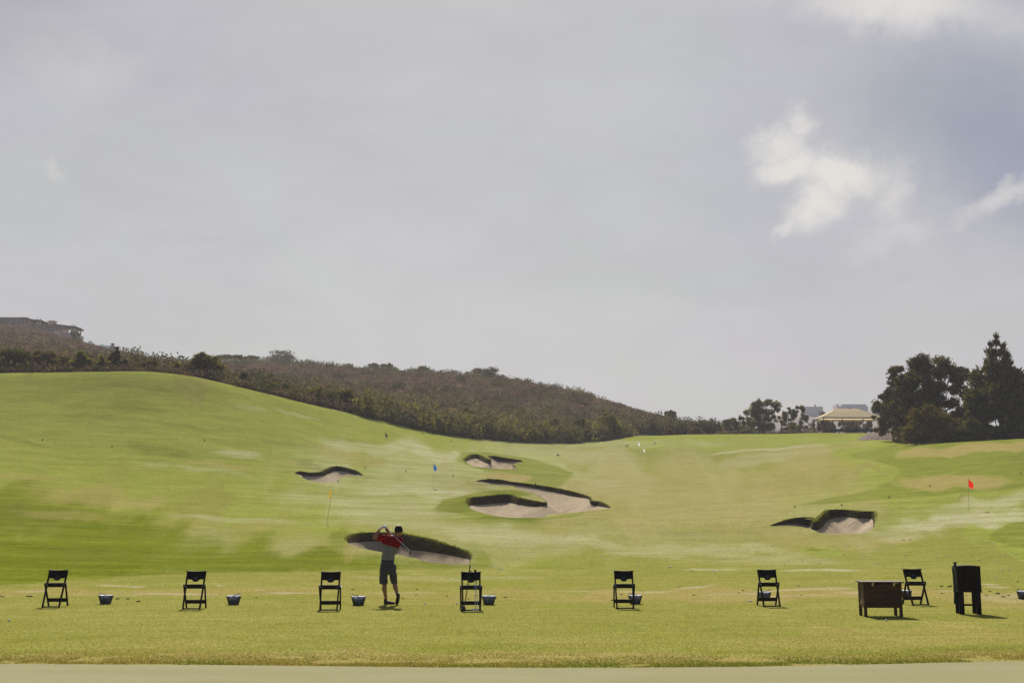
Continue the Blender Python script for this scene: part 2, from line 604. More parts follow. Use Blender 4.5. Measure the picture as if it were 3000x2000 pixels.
TAN = [(2000, 1450, 620, 110, -2, .42), (2100, 1400, 300, 60, 0, .2), (2860, 1317, 220, 15, -5, 1.0), (2800, 1411, 172, 21, 0, 1.0), (1485, 1400, 84, 20, 5, .9), (1000, 1335, 120, 18, 12, .45), (640, 1362, 130, 8, 8, .5), (270, 1460, 190, 34, 5, .5),
       (200, 1510, 150, 14, 5, .4), (2250, 1550, 380, 34, 4, .4), (2450, 1580, 300, 18, 0, .4), (1020, 1610, 16, 60, 10, .4), (60, 1395, 120, 8, 5, .5), (850, 1375, 90, 24, 10, .25),
       (2300, 1742, 760, 20, 0, .95), (1500, 1742, 420, 16, 0, .6), (2960, 1755, 260, 26, 0, .7), (100, 1735, 300, 16, 0, .7), (700, 1730, 420, 14, 0, .65), (1500, 1800, 2200, 50, 0, .12), (2560, 1870, 480, 30, 0, .55), (1700, 1880, 260, 20, 0, .35), (500, 1890, 300, 26, 0, .25),
       (1500, 1935, 2500, 24, 0, .85), (1000, 1700, 300, 14, 0, .25), (2200, 1295, 60, 30, 0, .2), (2450, 1310, 110, 12, -4, .4), (1250, 1760, 300, 14, 0, .3)]
BARE = [(330, 1714, 60, 2.2, 0, 1), (400, 1716, 40, 2.4, 0, 1), (500, 1738, 120, 3, 0, .8), (380, 1744, 60, 2, 0, .6), (90, 1735, 70, 5, 2, .6), (640, 1714, 22, 1.6, 0, .9), (760, 1727, 22, 1.6, 0, 1), (850, 1737, 90, 3, 0, .9),
        (1010, 1728, 18, 2, 0, .8), (1080, 1689, 120, 2, 0, .3), (1200, 1678, 40, 2, 0, .5), (1170, 1735, 70, 2.4, 0, .6), (1240, 1734, 60, 2, 0, .6), (1340, 1752, 20, 1.5, 0, .5), (2010, 1721, 62, 3, -3, 1), (1880, 1733, 90, 3, 0, .8),
        (2150, 1739, 110, 3, -2, .8), (2320, 1727, 130, 3, -1, .8), (2440, 1722, 90, 4, 0, .6), (2640, 1735, 60, 2, 0, .6), (2720, 1703, 50, 1.6, 0, .7), (2900, 1711, 36, 3, 0, 1), (2930, 1719, 40, 3, 0, 1), (2790, 1731, 50, 2, 0, .7),
        (2520, 1735, 120, 5, 0, .6), (1700, 1730, 110, 2, 0, .5), (2080, 1711, 40, 1.2, 0, .5), (2480, 1705, 60, 1, 0, .4), (2300, 1745, 200, 4, 0, .35), (2960, 1746, 130, 12, 0, .35), (600, 1747, 60, 2, 0, .3)]


DEEP_SHADE = [(480, 1325, 120, 20, 5, .8), (400, 1195, 170, 20, 6, .6), (90, 1290, 130, 7, 12, .7), (570, 1252, 110, 9, 10, .5), (250, 1216, 90, 10, 5, .4), (60, 1500, 140, 40, 4, .7), (330, 1625, 260, 26, 3, .5), (915, 1370, 75, 15, 12, 1.0),  # deeper green grass; shading of the slope's swales is painted in here
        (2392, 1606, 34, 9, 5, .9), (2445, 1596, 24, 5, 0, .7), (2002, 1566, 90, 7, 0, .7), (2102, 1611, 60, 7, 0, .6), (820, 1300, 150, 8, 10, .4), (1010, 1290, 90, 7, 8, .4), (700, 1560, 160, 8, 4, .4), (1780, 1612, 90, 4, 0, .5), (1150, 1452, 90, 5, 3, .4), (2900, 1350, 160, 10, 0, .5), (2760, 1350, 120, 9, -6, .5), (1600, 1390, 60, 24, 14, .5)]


def pip(px, py, poly):
    inside = np.zeros(px.shape, bool)
    n = len(poly)
    for i in range(n):
        x0, y0 = poly[i]
        x1, y1 = poly[(i + 1) % n]
        if y0 == y1:
            continue
        c = ((y0 > py) != (y1 > py)) & (px < (x1 - x0) * (py - y0) / (y1 - y0) + x0)
        inside ^= c
    return inside


ROUGH_EDGE = [[(3100, 1280), (2800, 1286), (2640, 1297), (2545, 1317), (2488, 1328), (2505, 1341), (2570, 1353), (2628, 1368), (2640, 1386), (2610, 1410), (2560, 1430), (2480, 1449), (2400, 1464), (2330, 1479), (2430, 1475), (2560, 1463), (2700, 1452), (2850, 1441), (3100, 1422)],
              [(1335, 1350), (1350, 1322), (1430, 1325), (1540, 1340), (1620, 1362), (1680, 1385), (1668, 1400), (1640, 1425), (1600, 1433), (1560, 1419), (1500, 1413), (1556, 1405), (1548, 1394), (1490, 1386), (1420, 1380)],
              [(3100, 1515), (2960, 1530), (2902, 1560), (2905, 1580), (2960, 1598), (3100, 1610)],
              [(1270, 1490), (1300, 1462), (1360, 1452), (1400, 1440), (1500, 1432), (1560, 1450), (1400, 1460), (1380, 1490), (1500, 1516), (1620, 1512), (1720, 1500), (1690, 1512), (1560, 1524), (1400, 1516)]]


def ell(U, V, L, WX, WY, k=0.35):
    out = np.zeros_like(U)
    for (cu, cv, ru, rv, dg, wt) in L:
        sel = (np.abs(U - cu) < ru * 1.9 + rv) & (np.abs(V - cv) < rv * 2.2 + ru * 0.4)
        if not sel.any():
            continue
        du = U[sel] - cu + WX[sel] * ru * 0.55
        dv = V[sel] - cv + WY[sel] * rv * 1.1
        c, s = math.cos(R(dg)), math.sin(R(dg))
        p = (du * c + dv * s) / ru
        q = (-du * s + dv * c) / rv
        r = np.sqrt(p * p + q * q)
        f = np.clip((1.15 - r) / k, 0, 1)
        f = f * f * (3 - 2 * f) * wt
        out[sel] = np.maximum(out[sel], f)
    return out


def turf_attr(x, y, z):
    U, V = pix(x, y, z)
    wx = fbm(x / (y * 0.02 + .6), y / (y * 0.05 + .8), 4, 31) * 2
    wy = fbm(x / (y * 0.025 + .6), y / (y * 0.05 + .8), 4, 47) * 2
    r = ell(U, V, ROUGH, wx, wy, .2)
    l = ell(U, V, LUSH, wx, wy, .6)
    p = ell(U, V, PALE_SHEEN, wx, wy, .8)
    t = ell(U, V, TAN, wx, wy, .45)
    b = ell(U, V, BARE, wx * 1.6, wy * 1.6, .7)
    edge = np.zeros_like(r)
    for pl in ROUGH_EDGE:
        q = np.array(pl, float)
        sel = (U > q[:, 0].min() - 30) & (U < q[:, 0].max() + 30) & (V > q[:, 1].min() - 10) & (V < q[:, 1].max() + 10)
        for jx, jy in ((0, 0), (5, 1.2), (-5, -1.2), (5, -1.2), (-5, 1.2)):
            edge[sel] += .2 * pip(U[sel] + wx[sel] * 9 + jx, V[sel] + wy[sel] * 3 + jy, pl)
    edge = np.clip(edge, 0, 1)
    t = np.where((edge > .5) & (V > 1330) & (U > 1400) & (U < 2610), t * .3, t)
    r = r + edge
    r = np.clip(r, 0, 1)
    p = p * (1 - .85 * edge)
    # the level tee is not part of the lush slope
    lim = np.interp(U, [-400, 0, 230, 340, 560, 1100, 1560, 3000], [1722, 1714, 1702, 1690, 1679, 1669, 1664, 1655]) + wy * 3
    cut = np.clip((lim - V) / 5 + .5, 0, 1)
    l = l * cut
    r = r * np.clip(cut + (U > 1500), 0, 1)
    # keep the closely mown ground near the camera plain
    return np.stack([r, l, p, np.ones_like(r)], -1), np.stack([t, b, np.maximum(ell(U, V, DEEP_SHADE, wx * 1.3, wy * 1.3, .9) * .6, .42 * edge * (1 - t)), np.ones_like(t)], -1)


def turf_material(name='turf'):
    m, b, bs = newmat(name)
    geo = b.n('ShaderNodeNewGeometry')
    P = geo.outputs['Position']
    a1 = b.n('ShaderNodeAttribute', attribute_name='mow_sheen')
    a2 = b.n('ShaderNodeAttribute', attribute_name='wear_shade')
    s1 = b.n('ShaderNodeSeparateColor')
    b.L.new(a1.outputs['Color'], s1.inputs[0])
    s2 = b.n('ShaderNodeSeparateColor')
    b.L.new(a2.outputs['Color'], s2.inputs[0])
    big = b.noise(P, 0.06, 5, 0.6)
    mid = b.noise(P, 0.45, 6, 0.65)
    mp = b.n('ShaderNodeMapping')
    mp.inputs['Scale'].default_value = (0.25, 1.0, 1.0)
    mp.inputs['Rotation'].default_value = (0, 0, R(8))
    b.L.new(P, mp.inputs[0])
    streak = b.noise(mp.outputs[0], 0.55, 7, 0.7, 0.4)
    mp2 = b.n('ShaderNodeMapping')
    mp2.inputs['Scale'].default_value = (1.0, 0.45, 1.0)
    b.L.new(P, mp2.inputs[0])
    fine = b.noise(mp2.outputs[0], 22.0, 5, 0.75)
    fine2 = b.noise(mp2.outputs[0], 5.0, 5, 0.7)
    fair = b.mix(b.ss(mid, 0.3, 0.7), (0.1959, 0.1990, 0.0468), (0.2418, 0.2361, 0.0704))
    fair = b.mix(b.ss(big, 0.35, 0.65, 0, .5), fair, (0.1750, 0.1900, 0.0375))
    rough = b.mix(b.ss(streak, 0.3, 0.7), (0.1734, 0.2046, 0.0387), (0.2493, 0.2794, 0.0580))
    lush = b.mix(b.ss(streak, 0.3, 0.72), (0.0936, 0.1188, 0.0105), (0.1615, 0.1871, 0.0193))
    c = b.mix(b.math('MULTIPLY', s1.outputs[0], b.ss(streak, .2, .5, .75, 1)), fair, rough)
    c = b.mix(s1.outputs[1], c, lush)
    c = b.mix(b.math('MULTIPLY', s2.outputs[2], b.ss(mid, .3, .6, .45, 1)), c, (0.085, 0.098, 0.016))  # dark green, including the painted swale shading
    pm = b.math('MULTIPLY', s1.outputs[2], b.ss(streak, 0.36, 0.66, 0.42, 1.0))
    c = b.mix(pm, c, (0.375, 0.365, 0.235))  # pale turf together with its painted backlit sheen
    c = b.mix(b.math('MULTIPLY', s2.outputs[0], b.ss(fine2, .3, .6, .5, 1)), c, b.mix(mid, (0.2538, 0.2050, 0.0683), (0.3050, 0.2538, 0.1098)))
    c = b.mix(b.math('MULTIPLY', s2.outputs[1], b.ss(fine2, .35, .6, .3, 1)), c, (0.40, 0.34, 0.25))
    # mowing passes and faint long streaks
    c = b.mix(b.ss(streak, 0.60, 0.80, 0, .38), c, (0.2925, 0.2795, 0.1170))
    c = b.mix(b.ss(streak, 0.40, 0.22, 0, .30), c, (0.1125, 0.1200, 0.0225))
    mp3 = b.n('ShaderNodeMapping')
    mp3.inputs['Scale'].default_value = (0.35, 1.0, 1.0)
    mp3.inputs['Rotation'].default_value = (0, 0, R(-12))
    b.L.new(P, mp3.inputs[0])
    mott = b.noise(mp3.outputs[0], 1.6, 8, 0.75, 0.5)
    c = b.mix(b.ss(mott, 0.52, 0.30, 0, .55), c, b.mix(1.0, c, (0.66, 0.70, 0.55), 'MULTIPLY'))
    c = b.mix(b.ss(mott, 0.50, 0.72, 0, .6), c, b.mix(1.0, c, (1.32, 1.26, 1.35), 'MULTIPLY'))
    dk = b.mix(1.0, c, (0.45, 0.46, 0.38), 'MULTIPLY')
    lt = b.mix(1.0, c, (1.62, 1.56, 1.55), 'MULTIPLY')
    c = b.mix(b.ss(fine, 0.25, 0.75), dk, lt)
    c = b.mix(b.ss(fine2, 0.3, 0.7, 0, .35), c, dk)
    b.L.new(c, bs.inputs['Base Color'])
    bs.inputs['Roughness'].default_value = 1.0
    bs.inputs['Specular IOR Level'].default_value = 0.0
    hh = b.math('ADD', b.math('MULTIPLY', fine, 0.02), b.math('MULTIPLY', fine2, 0.05))
    hh = b.math('ADD', hh, b.math('MULTIPLY', b.math('MULTIPLY', streak, s1.outputs[0]), 0.16))
    bn = b.n('ShaderNodeBump')
    bn.inputs['Strength'].default_value = 0.55
    bn.inputs['Distance'].default_value = 1.0
    b.L.new(hh, bn.inputs['Height'])
    b.L.new(bn.outputs[0], bs.inputs['Normal'])
    return m


TURF = turf_material()

# ------------------------------------------------------------------ bunkers: outline in photo pixels with the height of the grass face in pixels
BUNK = [
    dict(seed=1, lab='long shallow sand bunker with a shaggy turf face, behind the golfer', pts=[(1014, 1584, 8), (1019, 1575, 18), (1036, 1567, 25), (1064, 1563, 27), (1102, 1561, 27), (1139, 1562, 28), (1176, 1565, 34), (1214, 1573, 42), (1251, 1580, 38), (1298, 1594, 31),
         (1335, 1605, 26), (1369, 1618, 21), (1382, 1631, 11), (1379, 1643, 5), (1373, 1653, 1), (1317, 1654, 1), (1261, 1649, 1), (1229, 1642, 1), (1218, 1635, 1), (1201, 1634, 1), (1176, 1628, 1), (1115, 1618, 1), (1055, 1606, 1), (1025, 1597, 2)]),
    dict(seed=2, lab='largest sand bunker, wrapping round a turf tongue in mid range', pts=[(1368, 1474, 12), (1377, 1460, 22), (1417, 1455, 25), (1464, 1450, 25), (1494, 1450, 24), (1522, 1460, 20), (1569, 1469, 17), (1600, 1473, 9), (1592, 1462, 4), (1569, 1448, 3), (1546, 1438, 3),
         (1518, 1433, 3), (1503, 1424, 3), (1464, 1421, 2), (1431, 1418, 2), (1398, 1413, 1), (1398, 1408, 3), (1431, 1404, 11), (1468, 1406, 12), (1494, 1411, 9), (1557, 1419, 10), (1627, 1430, 13), (1686, 1443, 13), (1728, 1456, 7),
         (1733, 1468, 10), (1754, 1470, 14), (1779, 1480, 8), (1789, 1488, 2), (1744, 1495, 1), (1674, 1502, 1), (1602, 1508, 1), (1594, 1516, 1), (1522, 1518, 1), (1464, 1514, 1), (1422, 1505, 1), (1380, 1492, 2)]),
    dict(seed=3, lab='sand bunker with a wavy dark lip, left of the blue flag', pts=[(864, 1387, 3), (877, 1381, 11), (903, 1385, 12), (927, 1385, 12), (945, 1382, 13), (957, 1375, 15), (975, 1368, 14), (993, 1367, 14), (1022, 1373, 12), (1046, 1381, 10), (1063, 1391, 3), (1058, 1395, 1),
         (1022, 1394, 1), (1000, 1400, 1), (991, 1405, 3), (992, 1413, 1), (951, 1414, 1), (921, 1412, 1), (897, 1405, 1), (879, 1395, 1)]),
    dict(seed=4, lab='farthest sand bunker, with a notched dark lip', pts=[(1359, 1346, 8), (1368, 1340, 11), (1378, 1333, 13), (1396, 1331, 13), (1411, 1336, 14), (1424, 1343, 14), (1436, 1347, 12), (1434, 1341, 2), (1428, 1336, 2), (1452, 1337, 13), (1490, 1343, 11), (1528, 1349, 5), (1531, 1355, 1),
         (1508, 1358, 1), (1503, 1363, 4), (1515, 1369, 1), (1504, 1374, 1), (1462, 1374, 1), (1424, 1371, 1), (1396, 1368, 1), (1379, 1363, 1), (1368, 1357, 3)]),
    dict(seed=5, lab='sand bunker with a two-lobed shaggy lip, near the red flag', pts=[(2254, 1541, 2), (2296, 1526, 12), (2337, 1518, 21), (2377, 1518, 26), (2386, 1530, 26), (2401, 1518, 28), (2411, 1507, 26), (2431, 1495, 26), (2482, 1495, 22), (2515, 1499, 22), (2560, 1501, 22), (2563, 1523, 10),
         (2560, 1546, 3), (2539, 1560, 1), (2498, 1565, 1), (2434, 1565, 1), (2401, 1561, 1), (2377, 1551, 1), (2353, 1545, 1), (2313, 1541, 1)]),
]


for bk in BUNK:
    P = np.array(bk['pts'], float)
    n = len(P)
    out = []
    for i in range(n):                      # Catmull-Rom through the traced points
        p0, p1, p2, p3 = P[i - 1], P[i], P[(i + 1) % n], P[(i + 2) % n]
        m = max(2, int(np.hypot(*(p2 - p1)[:2]) / 3.2))
        for s in np.arange(m) / m:
            q = 0.5 * (2 * p1 + (p2 - p0) * s + (2 * p0 - 5 * p1 + 4 * p2 - p3) * s * s + (3 * p1 - p0 - 3 * p2 + p3) * s ** 3)
            q = q * 0.6 + (p1 + (p2 - p1) * s) * 0.4
            out.append(q)
    O = np.array(out)
    O[:, 2] = np.maximum(O[:, 2], 0.8)
    W3 = [hit(u, v) for u, v, _ in O]
    rim = np.array([[p.x, p.y, p.z] for p in W3])
    area = 0.5 * np.sum(rim[:, 0] * np.roll(rim[:, 1], -1) - np.roll(rim[:, 0], -1) * rim[:, 1])
    if area < 0:
        rim = rim[::-1].copy()
        O = O[::-1].copy()
    drop = .9 * O[:, 2] * rim[:, 1] / F
    drop = np.maximum(drop, 0.05)
    tg = np.roll(rim, -1, 0) - np.roll(rim, 1, 0)
    tg[:, 2] = 0
    tg /= np.linalg.norm(tg, axis=1)[:, None] + 1e-9
    nin = np.stack([-tg[:, 1], tg[:, 0], np.zeros(len(tg))], 1)
    for _ in range(3):
        nin = (np.roll(nin, 1, 0) + nin * 2 + np.roll(nin, -1, 0))
        nin /= np.linalg.norm(nin, axis=1)[:, None] + 1e-9
    bk.update(rim=rim, drop=drop, nin=nin, poly=[(p[0], p[1]) for p in rim])

# ------------------------------------------------------------------ fairway mesh (fan of rows that gets finer towards the tee)
AC = np.concatenate([np.linspace(-1.5, -0.47, 26, endpoint=False), np.linspace(-0.47, 0.47, 700), np.linspace(0.47, 1.5, 27)[1:]])
bD = np.interp(AC, AG, KD[:, 10])
n1 = 860
lo, = np.log([2.2]),
rows = np.log(2.2) + (np.log(bD)[:, None] - np.log(2.2)) * (np.linspace(0, 1, n1) ** 0.80)[None, :]
GY = np.exp(rows)
GX = AC[:, None] * GY
GZ = ground_z(GX, GY)
na = len(AC)
idx = np.arange(na * n1).reshape(na, n1)
faces = np.stack([idx[:-1, :-1], idx[1:, :-1], idx[1:, 1:], idx[:-1, 1:]], -1).reshape(-1, 4)
vx, vy, vz = GX.ravel(), GY.ravel(), GZ.ravel()
kill = np.zeros(len(vx), bool)
for bk in BUNK:
    rim = bk['rim']
    x0, x1, y0, y1 = rim[:, 0].min(), rim[:, 0].max(), rim[:, 1].min(), rim[:, 1].max()
    s = np.where((vx > x0) & (vx < x1) & (vy > y0) & (vy < y1))[0]
    kill[s[pip(vx[s], vy[s], bk['poly'])]] = True
keep = ~kill[faces].any(axis=1)
faces = faces[keep]
V = [np.stack([vx, vy, vz], 1)]
Fc = [faces]
off = len(vx)
for bk in BUNK:                              # turf collar that closes the gap between the sheet and each rim
    rim, nin = bk['rim'], bk['nin']
    rr = []
    for dist, lift in ((0.0, 0.03), (0.12, 0.035), (0.35, 0.03), (0.75, 0.010), (1.15, -0.03)):
        if dist > 0:
            cand = rim - nin * (dist + .05)
            bad = pip(cand[:, 0], cand[:, 1], bk['poly'])
            cur = np.where(bad, cur, dist)
        else:
            cur = np.zeros(len(rim))
        p = rim - nin * cur[:, None]
        p[:, 2] = ground_z(p[:, 0], p[:, 1]) + lift
        if dist == 0:
            p[:, 2] += np.minimum(bk['drop'], 0.4) * 0.08
        rr.append(p)
    m = len(rim)
    V += rr
    for k in range(len(rr) - 1):
        i = np.arange(m)
        j = (i + 1) % m
        Fc.append(np.stack([off + k * m + i, off + (k + 1) * m + i, off + (k + 1) * m + j, off + k * m + j], 1))
    off += len(rr) * m
V = np.concatenate(V)
Fc = np.concatenate(Fc)
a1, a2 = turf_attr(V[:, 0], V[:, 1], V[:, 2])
me = np_mesh('fairway', V, Fc, True, {'mow_sheen': ('POINT', a1), 'wear_shade': ('POINT', a2)})
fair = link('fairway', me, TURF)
tag(fair, 'mown green driving range turf rising from the tee line up the slopes', None, None, 'structure')

# ------------------------------------------------------------------ sand and grass faces
m, b, bs = newmat('sand')
geo = b.n('ShaderNodeNewGeometry')
nz = b.noise(geo.outputs['Position'], 1.2, 6, 0.65)
nf = b.noise(geo.outputs['Position'], 7.0, 5, 0.7)
c = b.mix(b.ss(nz, .3, .7), (0.4050, 0.3240, 0.2228), (0.4657, 0.3807, 0.2700))
c = b.mix(b.ss(nf, .5, .8, 0, .5), c, (0.27, 0.21, 0.15))
b.L.new(c, bs.inputs['Base Color'])
bs.inputs['Roughness'].default_value = 0.95
bs.inputs['Specular IOR Level'].default_value = 0.0
bn = b.n('ShaderNodeBump')
bn.inputs['Strength'].default_value = 0.8
bn.inputs['Distance'].default_value = 0.25
b.L.new(b.math('ADD', nf, nz), bn.inputs['Height'])
b.L.new(bn.outputs[0], bs.inputs['Normal'])
SAND = m
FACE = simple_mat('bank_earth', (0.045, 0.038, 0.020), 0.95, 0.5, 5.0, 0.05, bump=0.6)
BLADE = leaf_mat('grass_blade', 0.45, (1.3, 1.35, 0.5))


def blades(base, height, width, lean, cols, dirv=None):
    """one triangle per blade; base (n,3), height (n,), lean (n,3)"""
    n = len(base)
    ang = rng.uniform(0, 2 * math.pi, n)
    sx = np.stack([np.cos(ang), np.sin(ang) * 0.6, np.zeros(n)], 1) * (width[:, None] / 2)
    tip = base + lean * height[:, None] + np.array([0, 0, 1.0]) * height[:, None]
    V = np.concatenate([base - sx, base + sx, tip], 1).reshape(-1, 3)
    Fx = np.arange(3 * n).reshape(-1, 3)
    return V, Fx, np.concatenate([cols, np.ones((n, 1))], 1)


lipV, lipF, lipC, lo = [], [], [], 0


def add_bl(V, Fx, C):
    global lo
    lipV.append(V)
    lipF.append(Fx + lo)
    lipC.append(C)
    lo += len(V)


for bi, bk in enumerate(BUNK):
    rim, nin, drop = bk['rim'].copy(), bk['nin'], bk['drop']
    m = len(rim)
    rim[:, 2] += 0.03 + np.minimum(drop, 0.4) * 0.08
    ins = 0.04 + 0.24 * drop
    nz = fbm(rim[:, 0] * 1.3, rim[:, 1] * 1.3, 3, bk['seed'])
    l0 = rim
    l1 = rim + nin * (ins * 0.35)[:, None]
    l1[:, 2] -= drop * 0.25
    l2 = rim + nin * (ins * (0.75 + nz * 0.4))[:, None]
    l2[:, 2] -= drop * 0.72
    l3 = rim + nin * ins[:, None] * 1.15
    l3[:, 2] -= drop * 1.04 + 0.01
    LL = [l0, l1, l2, l3]
    i = np.arange(m)
    j = (i + 1) % m
    ff = np.concatenate([np.stack([k * m + i, (k + 1) * m + i, (k + 1) * m + j, k * m + j], 1) for k in range(3)])
    # sand floor: triangulated inside the foot of the face
    l2d = [Vector((p[0], p[1])) for p in l3]
    gx = np.arange(l3[:, 0].min(), l3[:, 0].max(), max(0.22, rim[:, 1].mean() * 0.005))
    gy = np.arange(l3[:, 1].min(), l3[:, 1].max(), max(0.3, rim[:, 1].mean() * 0.006))
    mx, my = np.meshgrid(gx, gy)
    mx = mx.ravel() + rng.normal(0, .03, mx.size)
    my = my.ravel() + rng.normal(0, .03, my.size)
    ok = pip(mx, my, [(p[0], p[1]) for p in l3])
    mx, my = mx[ok], my[ok]
    pts = l2d + [Vector((a_, b_)) for a_, b_ in zip(mx, my)]
    r = delaunay_2d_cdt(pts, [(k, (k + 1) % m) for k in range(m)], [], 1, 0.002)
    vv = np.array([[p.x, p.y] for p in r[0]])
    lz = l3[:, 2]
    d2 = (vv[:, None, 0] - l3[None, :, 0]) ** 2 + (vv[:, None, 1] - l3[None, :, 1]) ** 2 + 1e-4
    wt = 1 / d2 ** 1.3
    z = (wt * lz[None]).sum(1) / wt.sum(1)
    dmin = np.sqrt(d2.min(1))
    # the sand banks up against the grass face and rolls down from the near rim
    isf = drop > 0.13
    S_ = {1: 1.0, 2: .30, 3: .42, 4: .42, 5: .46}[bk['seed']]
    wf = 1 / d2[:, isf] ** 2
    bankz = (wf * (l3[isf, 2][None] - S_ * np.sqrt(d2[:, isf]))).sum(1) / wf.sum(1)
    wn = 1 / d2[:, ~isf] ** 1.5
    frontz = (wn * l3[~isf, 2][None]).sum(1) / wn.sum(1) - .03 - 1.1 * np.sqrt(d2[:, ~isf].min(1))
    z = np.where(dmin < .02, z, np.maximum(frontz, np.minimum(bankz, z)))
    z += -0.06 * np.clip(dmin / 1.0, 0, 1) + 0.05 * fbm(vv[:, 0] * 1.7, vv[:, 1] * 1.2, 3, 60 + bi) * np.clip(dmin, 0, 1)
    tri = np.array([list(f) for f in r[2] if len(f) == 3])
    sm = np_mesh('sand_bunker', np.column_stack([vv, z]), tri, True)
    so = link('sand_bunker', sm, SAND)
    tag(so, bk['lab'], None, None, 'structure')
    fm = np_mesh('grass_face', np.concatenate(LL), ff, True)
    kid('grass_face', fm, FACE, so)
    # shaggy grass on the lip and down the face
    seg = np.linalg.norm(np.roll(rim, -1, 0) - rim, axis=1)
    D = rim[:, 1].mean()
    wt = seg * np.clip((drop - 0.06) * 3, 0.0, 1.0)
    dens = {1: 420, 5: 300, 2: 260, 3: 200, 4: 160}[bk['seed']]
    n = int(wt.sum() * dens)
    pi = rng.choice(m, n, p=wt / wt.sum())
    f = rng.random(n)[:, None]
    base = rim[pi] * (1 - f) + rim[(pi + 1) % m] * f
    down = rng.random(n) ** 1.1                       # 0 lip .. 1 foot
    outw = rng.random(n) < 0.30
    dd = drop[pi]
    inn = nin[pi]
    base = np.where(outw[:, None], base - inn * (rng.random(n) ** 1.5 * (0.06 + 0.28 * np.minimum(dd, .8)))[:, None], base + inn * (ins[pi] * down)[:, None])
    base[:, 2] = np.where(outw, ground_z(base[:, 0], base[:, 1]) + 0.02, base[:, 2] - dd * down)
    ok = outw | (down < 0.80)
    base, dd, inn, outw, down = base[ok], dd[ok], inn[ok], outw[ok], down[ok]
    n = len(base)
    clump = 0.3 + 1.7 * (fbm(base[:, 0] * 3.1, base[:, 1] * 3.1, 2, 5) + .5)
    h = np.minimum(0.05 + 0.13 * dd, 0.13) * rng.uniform(0.4, 1.4, n) * np.where(outw, 0.6, 0.8) * clump
    lean = inn * np.where(outw, rng.uniform(-.2, .6, n), rng.uniform(.3, 1.3, n))[:, None] + rng.normal(0, .35, (n, 3)) * [1, 1, 0]
    lean[:, 2] -= np.where(outw, 0.0, 0.5 + 0.6 * rng.random(n))
    g = rng.uniform(0.75, 1.25, (n, 1))
    dry = rng.random((n, 1)) < 0.16
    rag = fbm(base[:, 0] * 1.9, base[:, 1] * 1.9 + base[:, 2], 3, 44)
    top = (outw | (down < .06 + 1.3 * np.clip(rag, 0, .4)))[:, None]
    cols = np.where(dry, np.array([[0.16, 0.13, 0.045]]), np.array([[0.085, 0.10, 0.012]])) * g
    cols = np.where(top, cols, np.array([[0.055, 0.046, 0.022]]) * g)  # face blades: dead-grass brown, with the bank's shade put into the colour
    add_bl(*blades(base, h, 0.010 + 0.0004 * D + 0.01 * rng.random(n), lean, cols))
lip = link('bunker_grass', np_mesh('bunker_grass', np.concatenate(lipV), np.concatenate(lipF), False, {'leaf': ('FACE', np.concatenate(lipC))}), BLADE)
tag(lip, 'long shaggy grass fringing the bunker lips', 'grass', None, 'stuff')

# ------------------------------------------------------------------ putting green in the foreground and the dry edge behind it
m, b, bs = newmat('putting_turf')
geo = b.n('ShaderNodeNewGeometry')
P = geo.outputs['Position']
mp = b.n('ShaderNodeMapping')
mp.inputs['Scale'].default_value = (0.3, 1, 1)
b.L.new(P, mp.inputs[0])
nb = b.noise(mp.outputs[0], 0.8, 5, 0.6)
nf = b.noise(P, 55.0, 4, 0.7)
c = b.mix(b.ss(nb, .3, .7), (0.250, 0.232, 0.130), (0.285, 0.268, 0.160))
c = b.mix(b.ss(b.noise(P, 0.35, 4, .6), .5, .75, 0, .6), c, (0.270, 0.228, 0.125))
c = b.mix(b.ss(nf, .3, .7, 0, .6), c, (0.17, 0.17, 0.085))
b.L.new(c, bs.inputs['Base Color'])
bs.inputs['Roughness'].default_value = 0.8
bs.inputs['Specular IOR Level'].default_value = 0.0
bn = b.n('ShaderNodeBump')
bn.inputs['Strength'].default_value = 0.5
bn.inputs['Distance'].default_value = 0.01
b.L.new(nf, bn.inputs['Height'])
b.L.new(bn.outputs[0], bs.inputs['Normal'])
ax = np.linspace(-26, 26, 1600)


def edge_y(x):
    uu = np.interp(x, [-7, -4, -1, 0.5, 3, 7], [1944, 1947, 1954, 1955, 1953, 1936])
    a, t = ray(0, uu)
    return -EYE / t + 0.05 * fbm(x * 1.2, x * 0 + 3.3, 4, 8) + 0.012 * fbm(x * 14, x * 0, 2, 9)


ey = edge_y(ax)
ys = np.linspace(0, 1, 12)
gv = np.array([[x_, 4 + (e_ - 4) * s_, 0.006 + (0.0 if s_ < 1 else -0.004)] for x_, e_ in zip(ax, ey) for s_ in ys])
ii = np.arange(1600 * 12).reshape(1600, 12)
gf = np.stack([ii[:-1, :-1], ii[1:, :-1], ii[1:, 1:], ii[:-1, 1:]], -1).reshape(-1, 4)
pg = link('putting_green', np_mesh('putting_green', gv, gf, True), m)
tag(pg, 'closely cropped pale putting green along the bottom edge', None, None, 'structure')

n = 80000
bx = rng.uniform(-12, 12, n)
e = edge_y(bx)
by = e + rng.exponential(0.75, n) * (0.7 + 0.9 * (fbm(bx * .5, bx * 0, 3, 4) + .5))
pat = fbm(bx * 1.2, by * 2.2, 3, 77)
ok = (by < e + 3.4) & (pat > -0.14)
bx, by, pat = bx[ok], by[ok], pat[ok]
n = len(bx)
base = np.stack([bx, by, np.zeros(n)], 1)
near = np.clip(1 - (by - edge_y(bx)) / 2.2, 0, 1)
kind = rng.random((n, 1))
gg = (fbm(bx * .7, by * 1.4, 3, 15) > 0.10)[:, None]
cols = np.where(kind < .72, np.array([[0.215, 0.165, 0.075]]), np.array([[0.125, 0.125, 0.032]]))
cols = np.where(kind > .95, np.array([[0.07, 0.045, 0.02]]), cols)
cols = np.where(gg & (kind < .8), np.array([[0.11, 0.13, 0.028]]), cols) * rng.uniform(.75, 1.25, (n, 1))
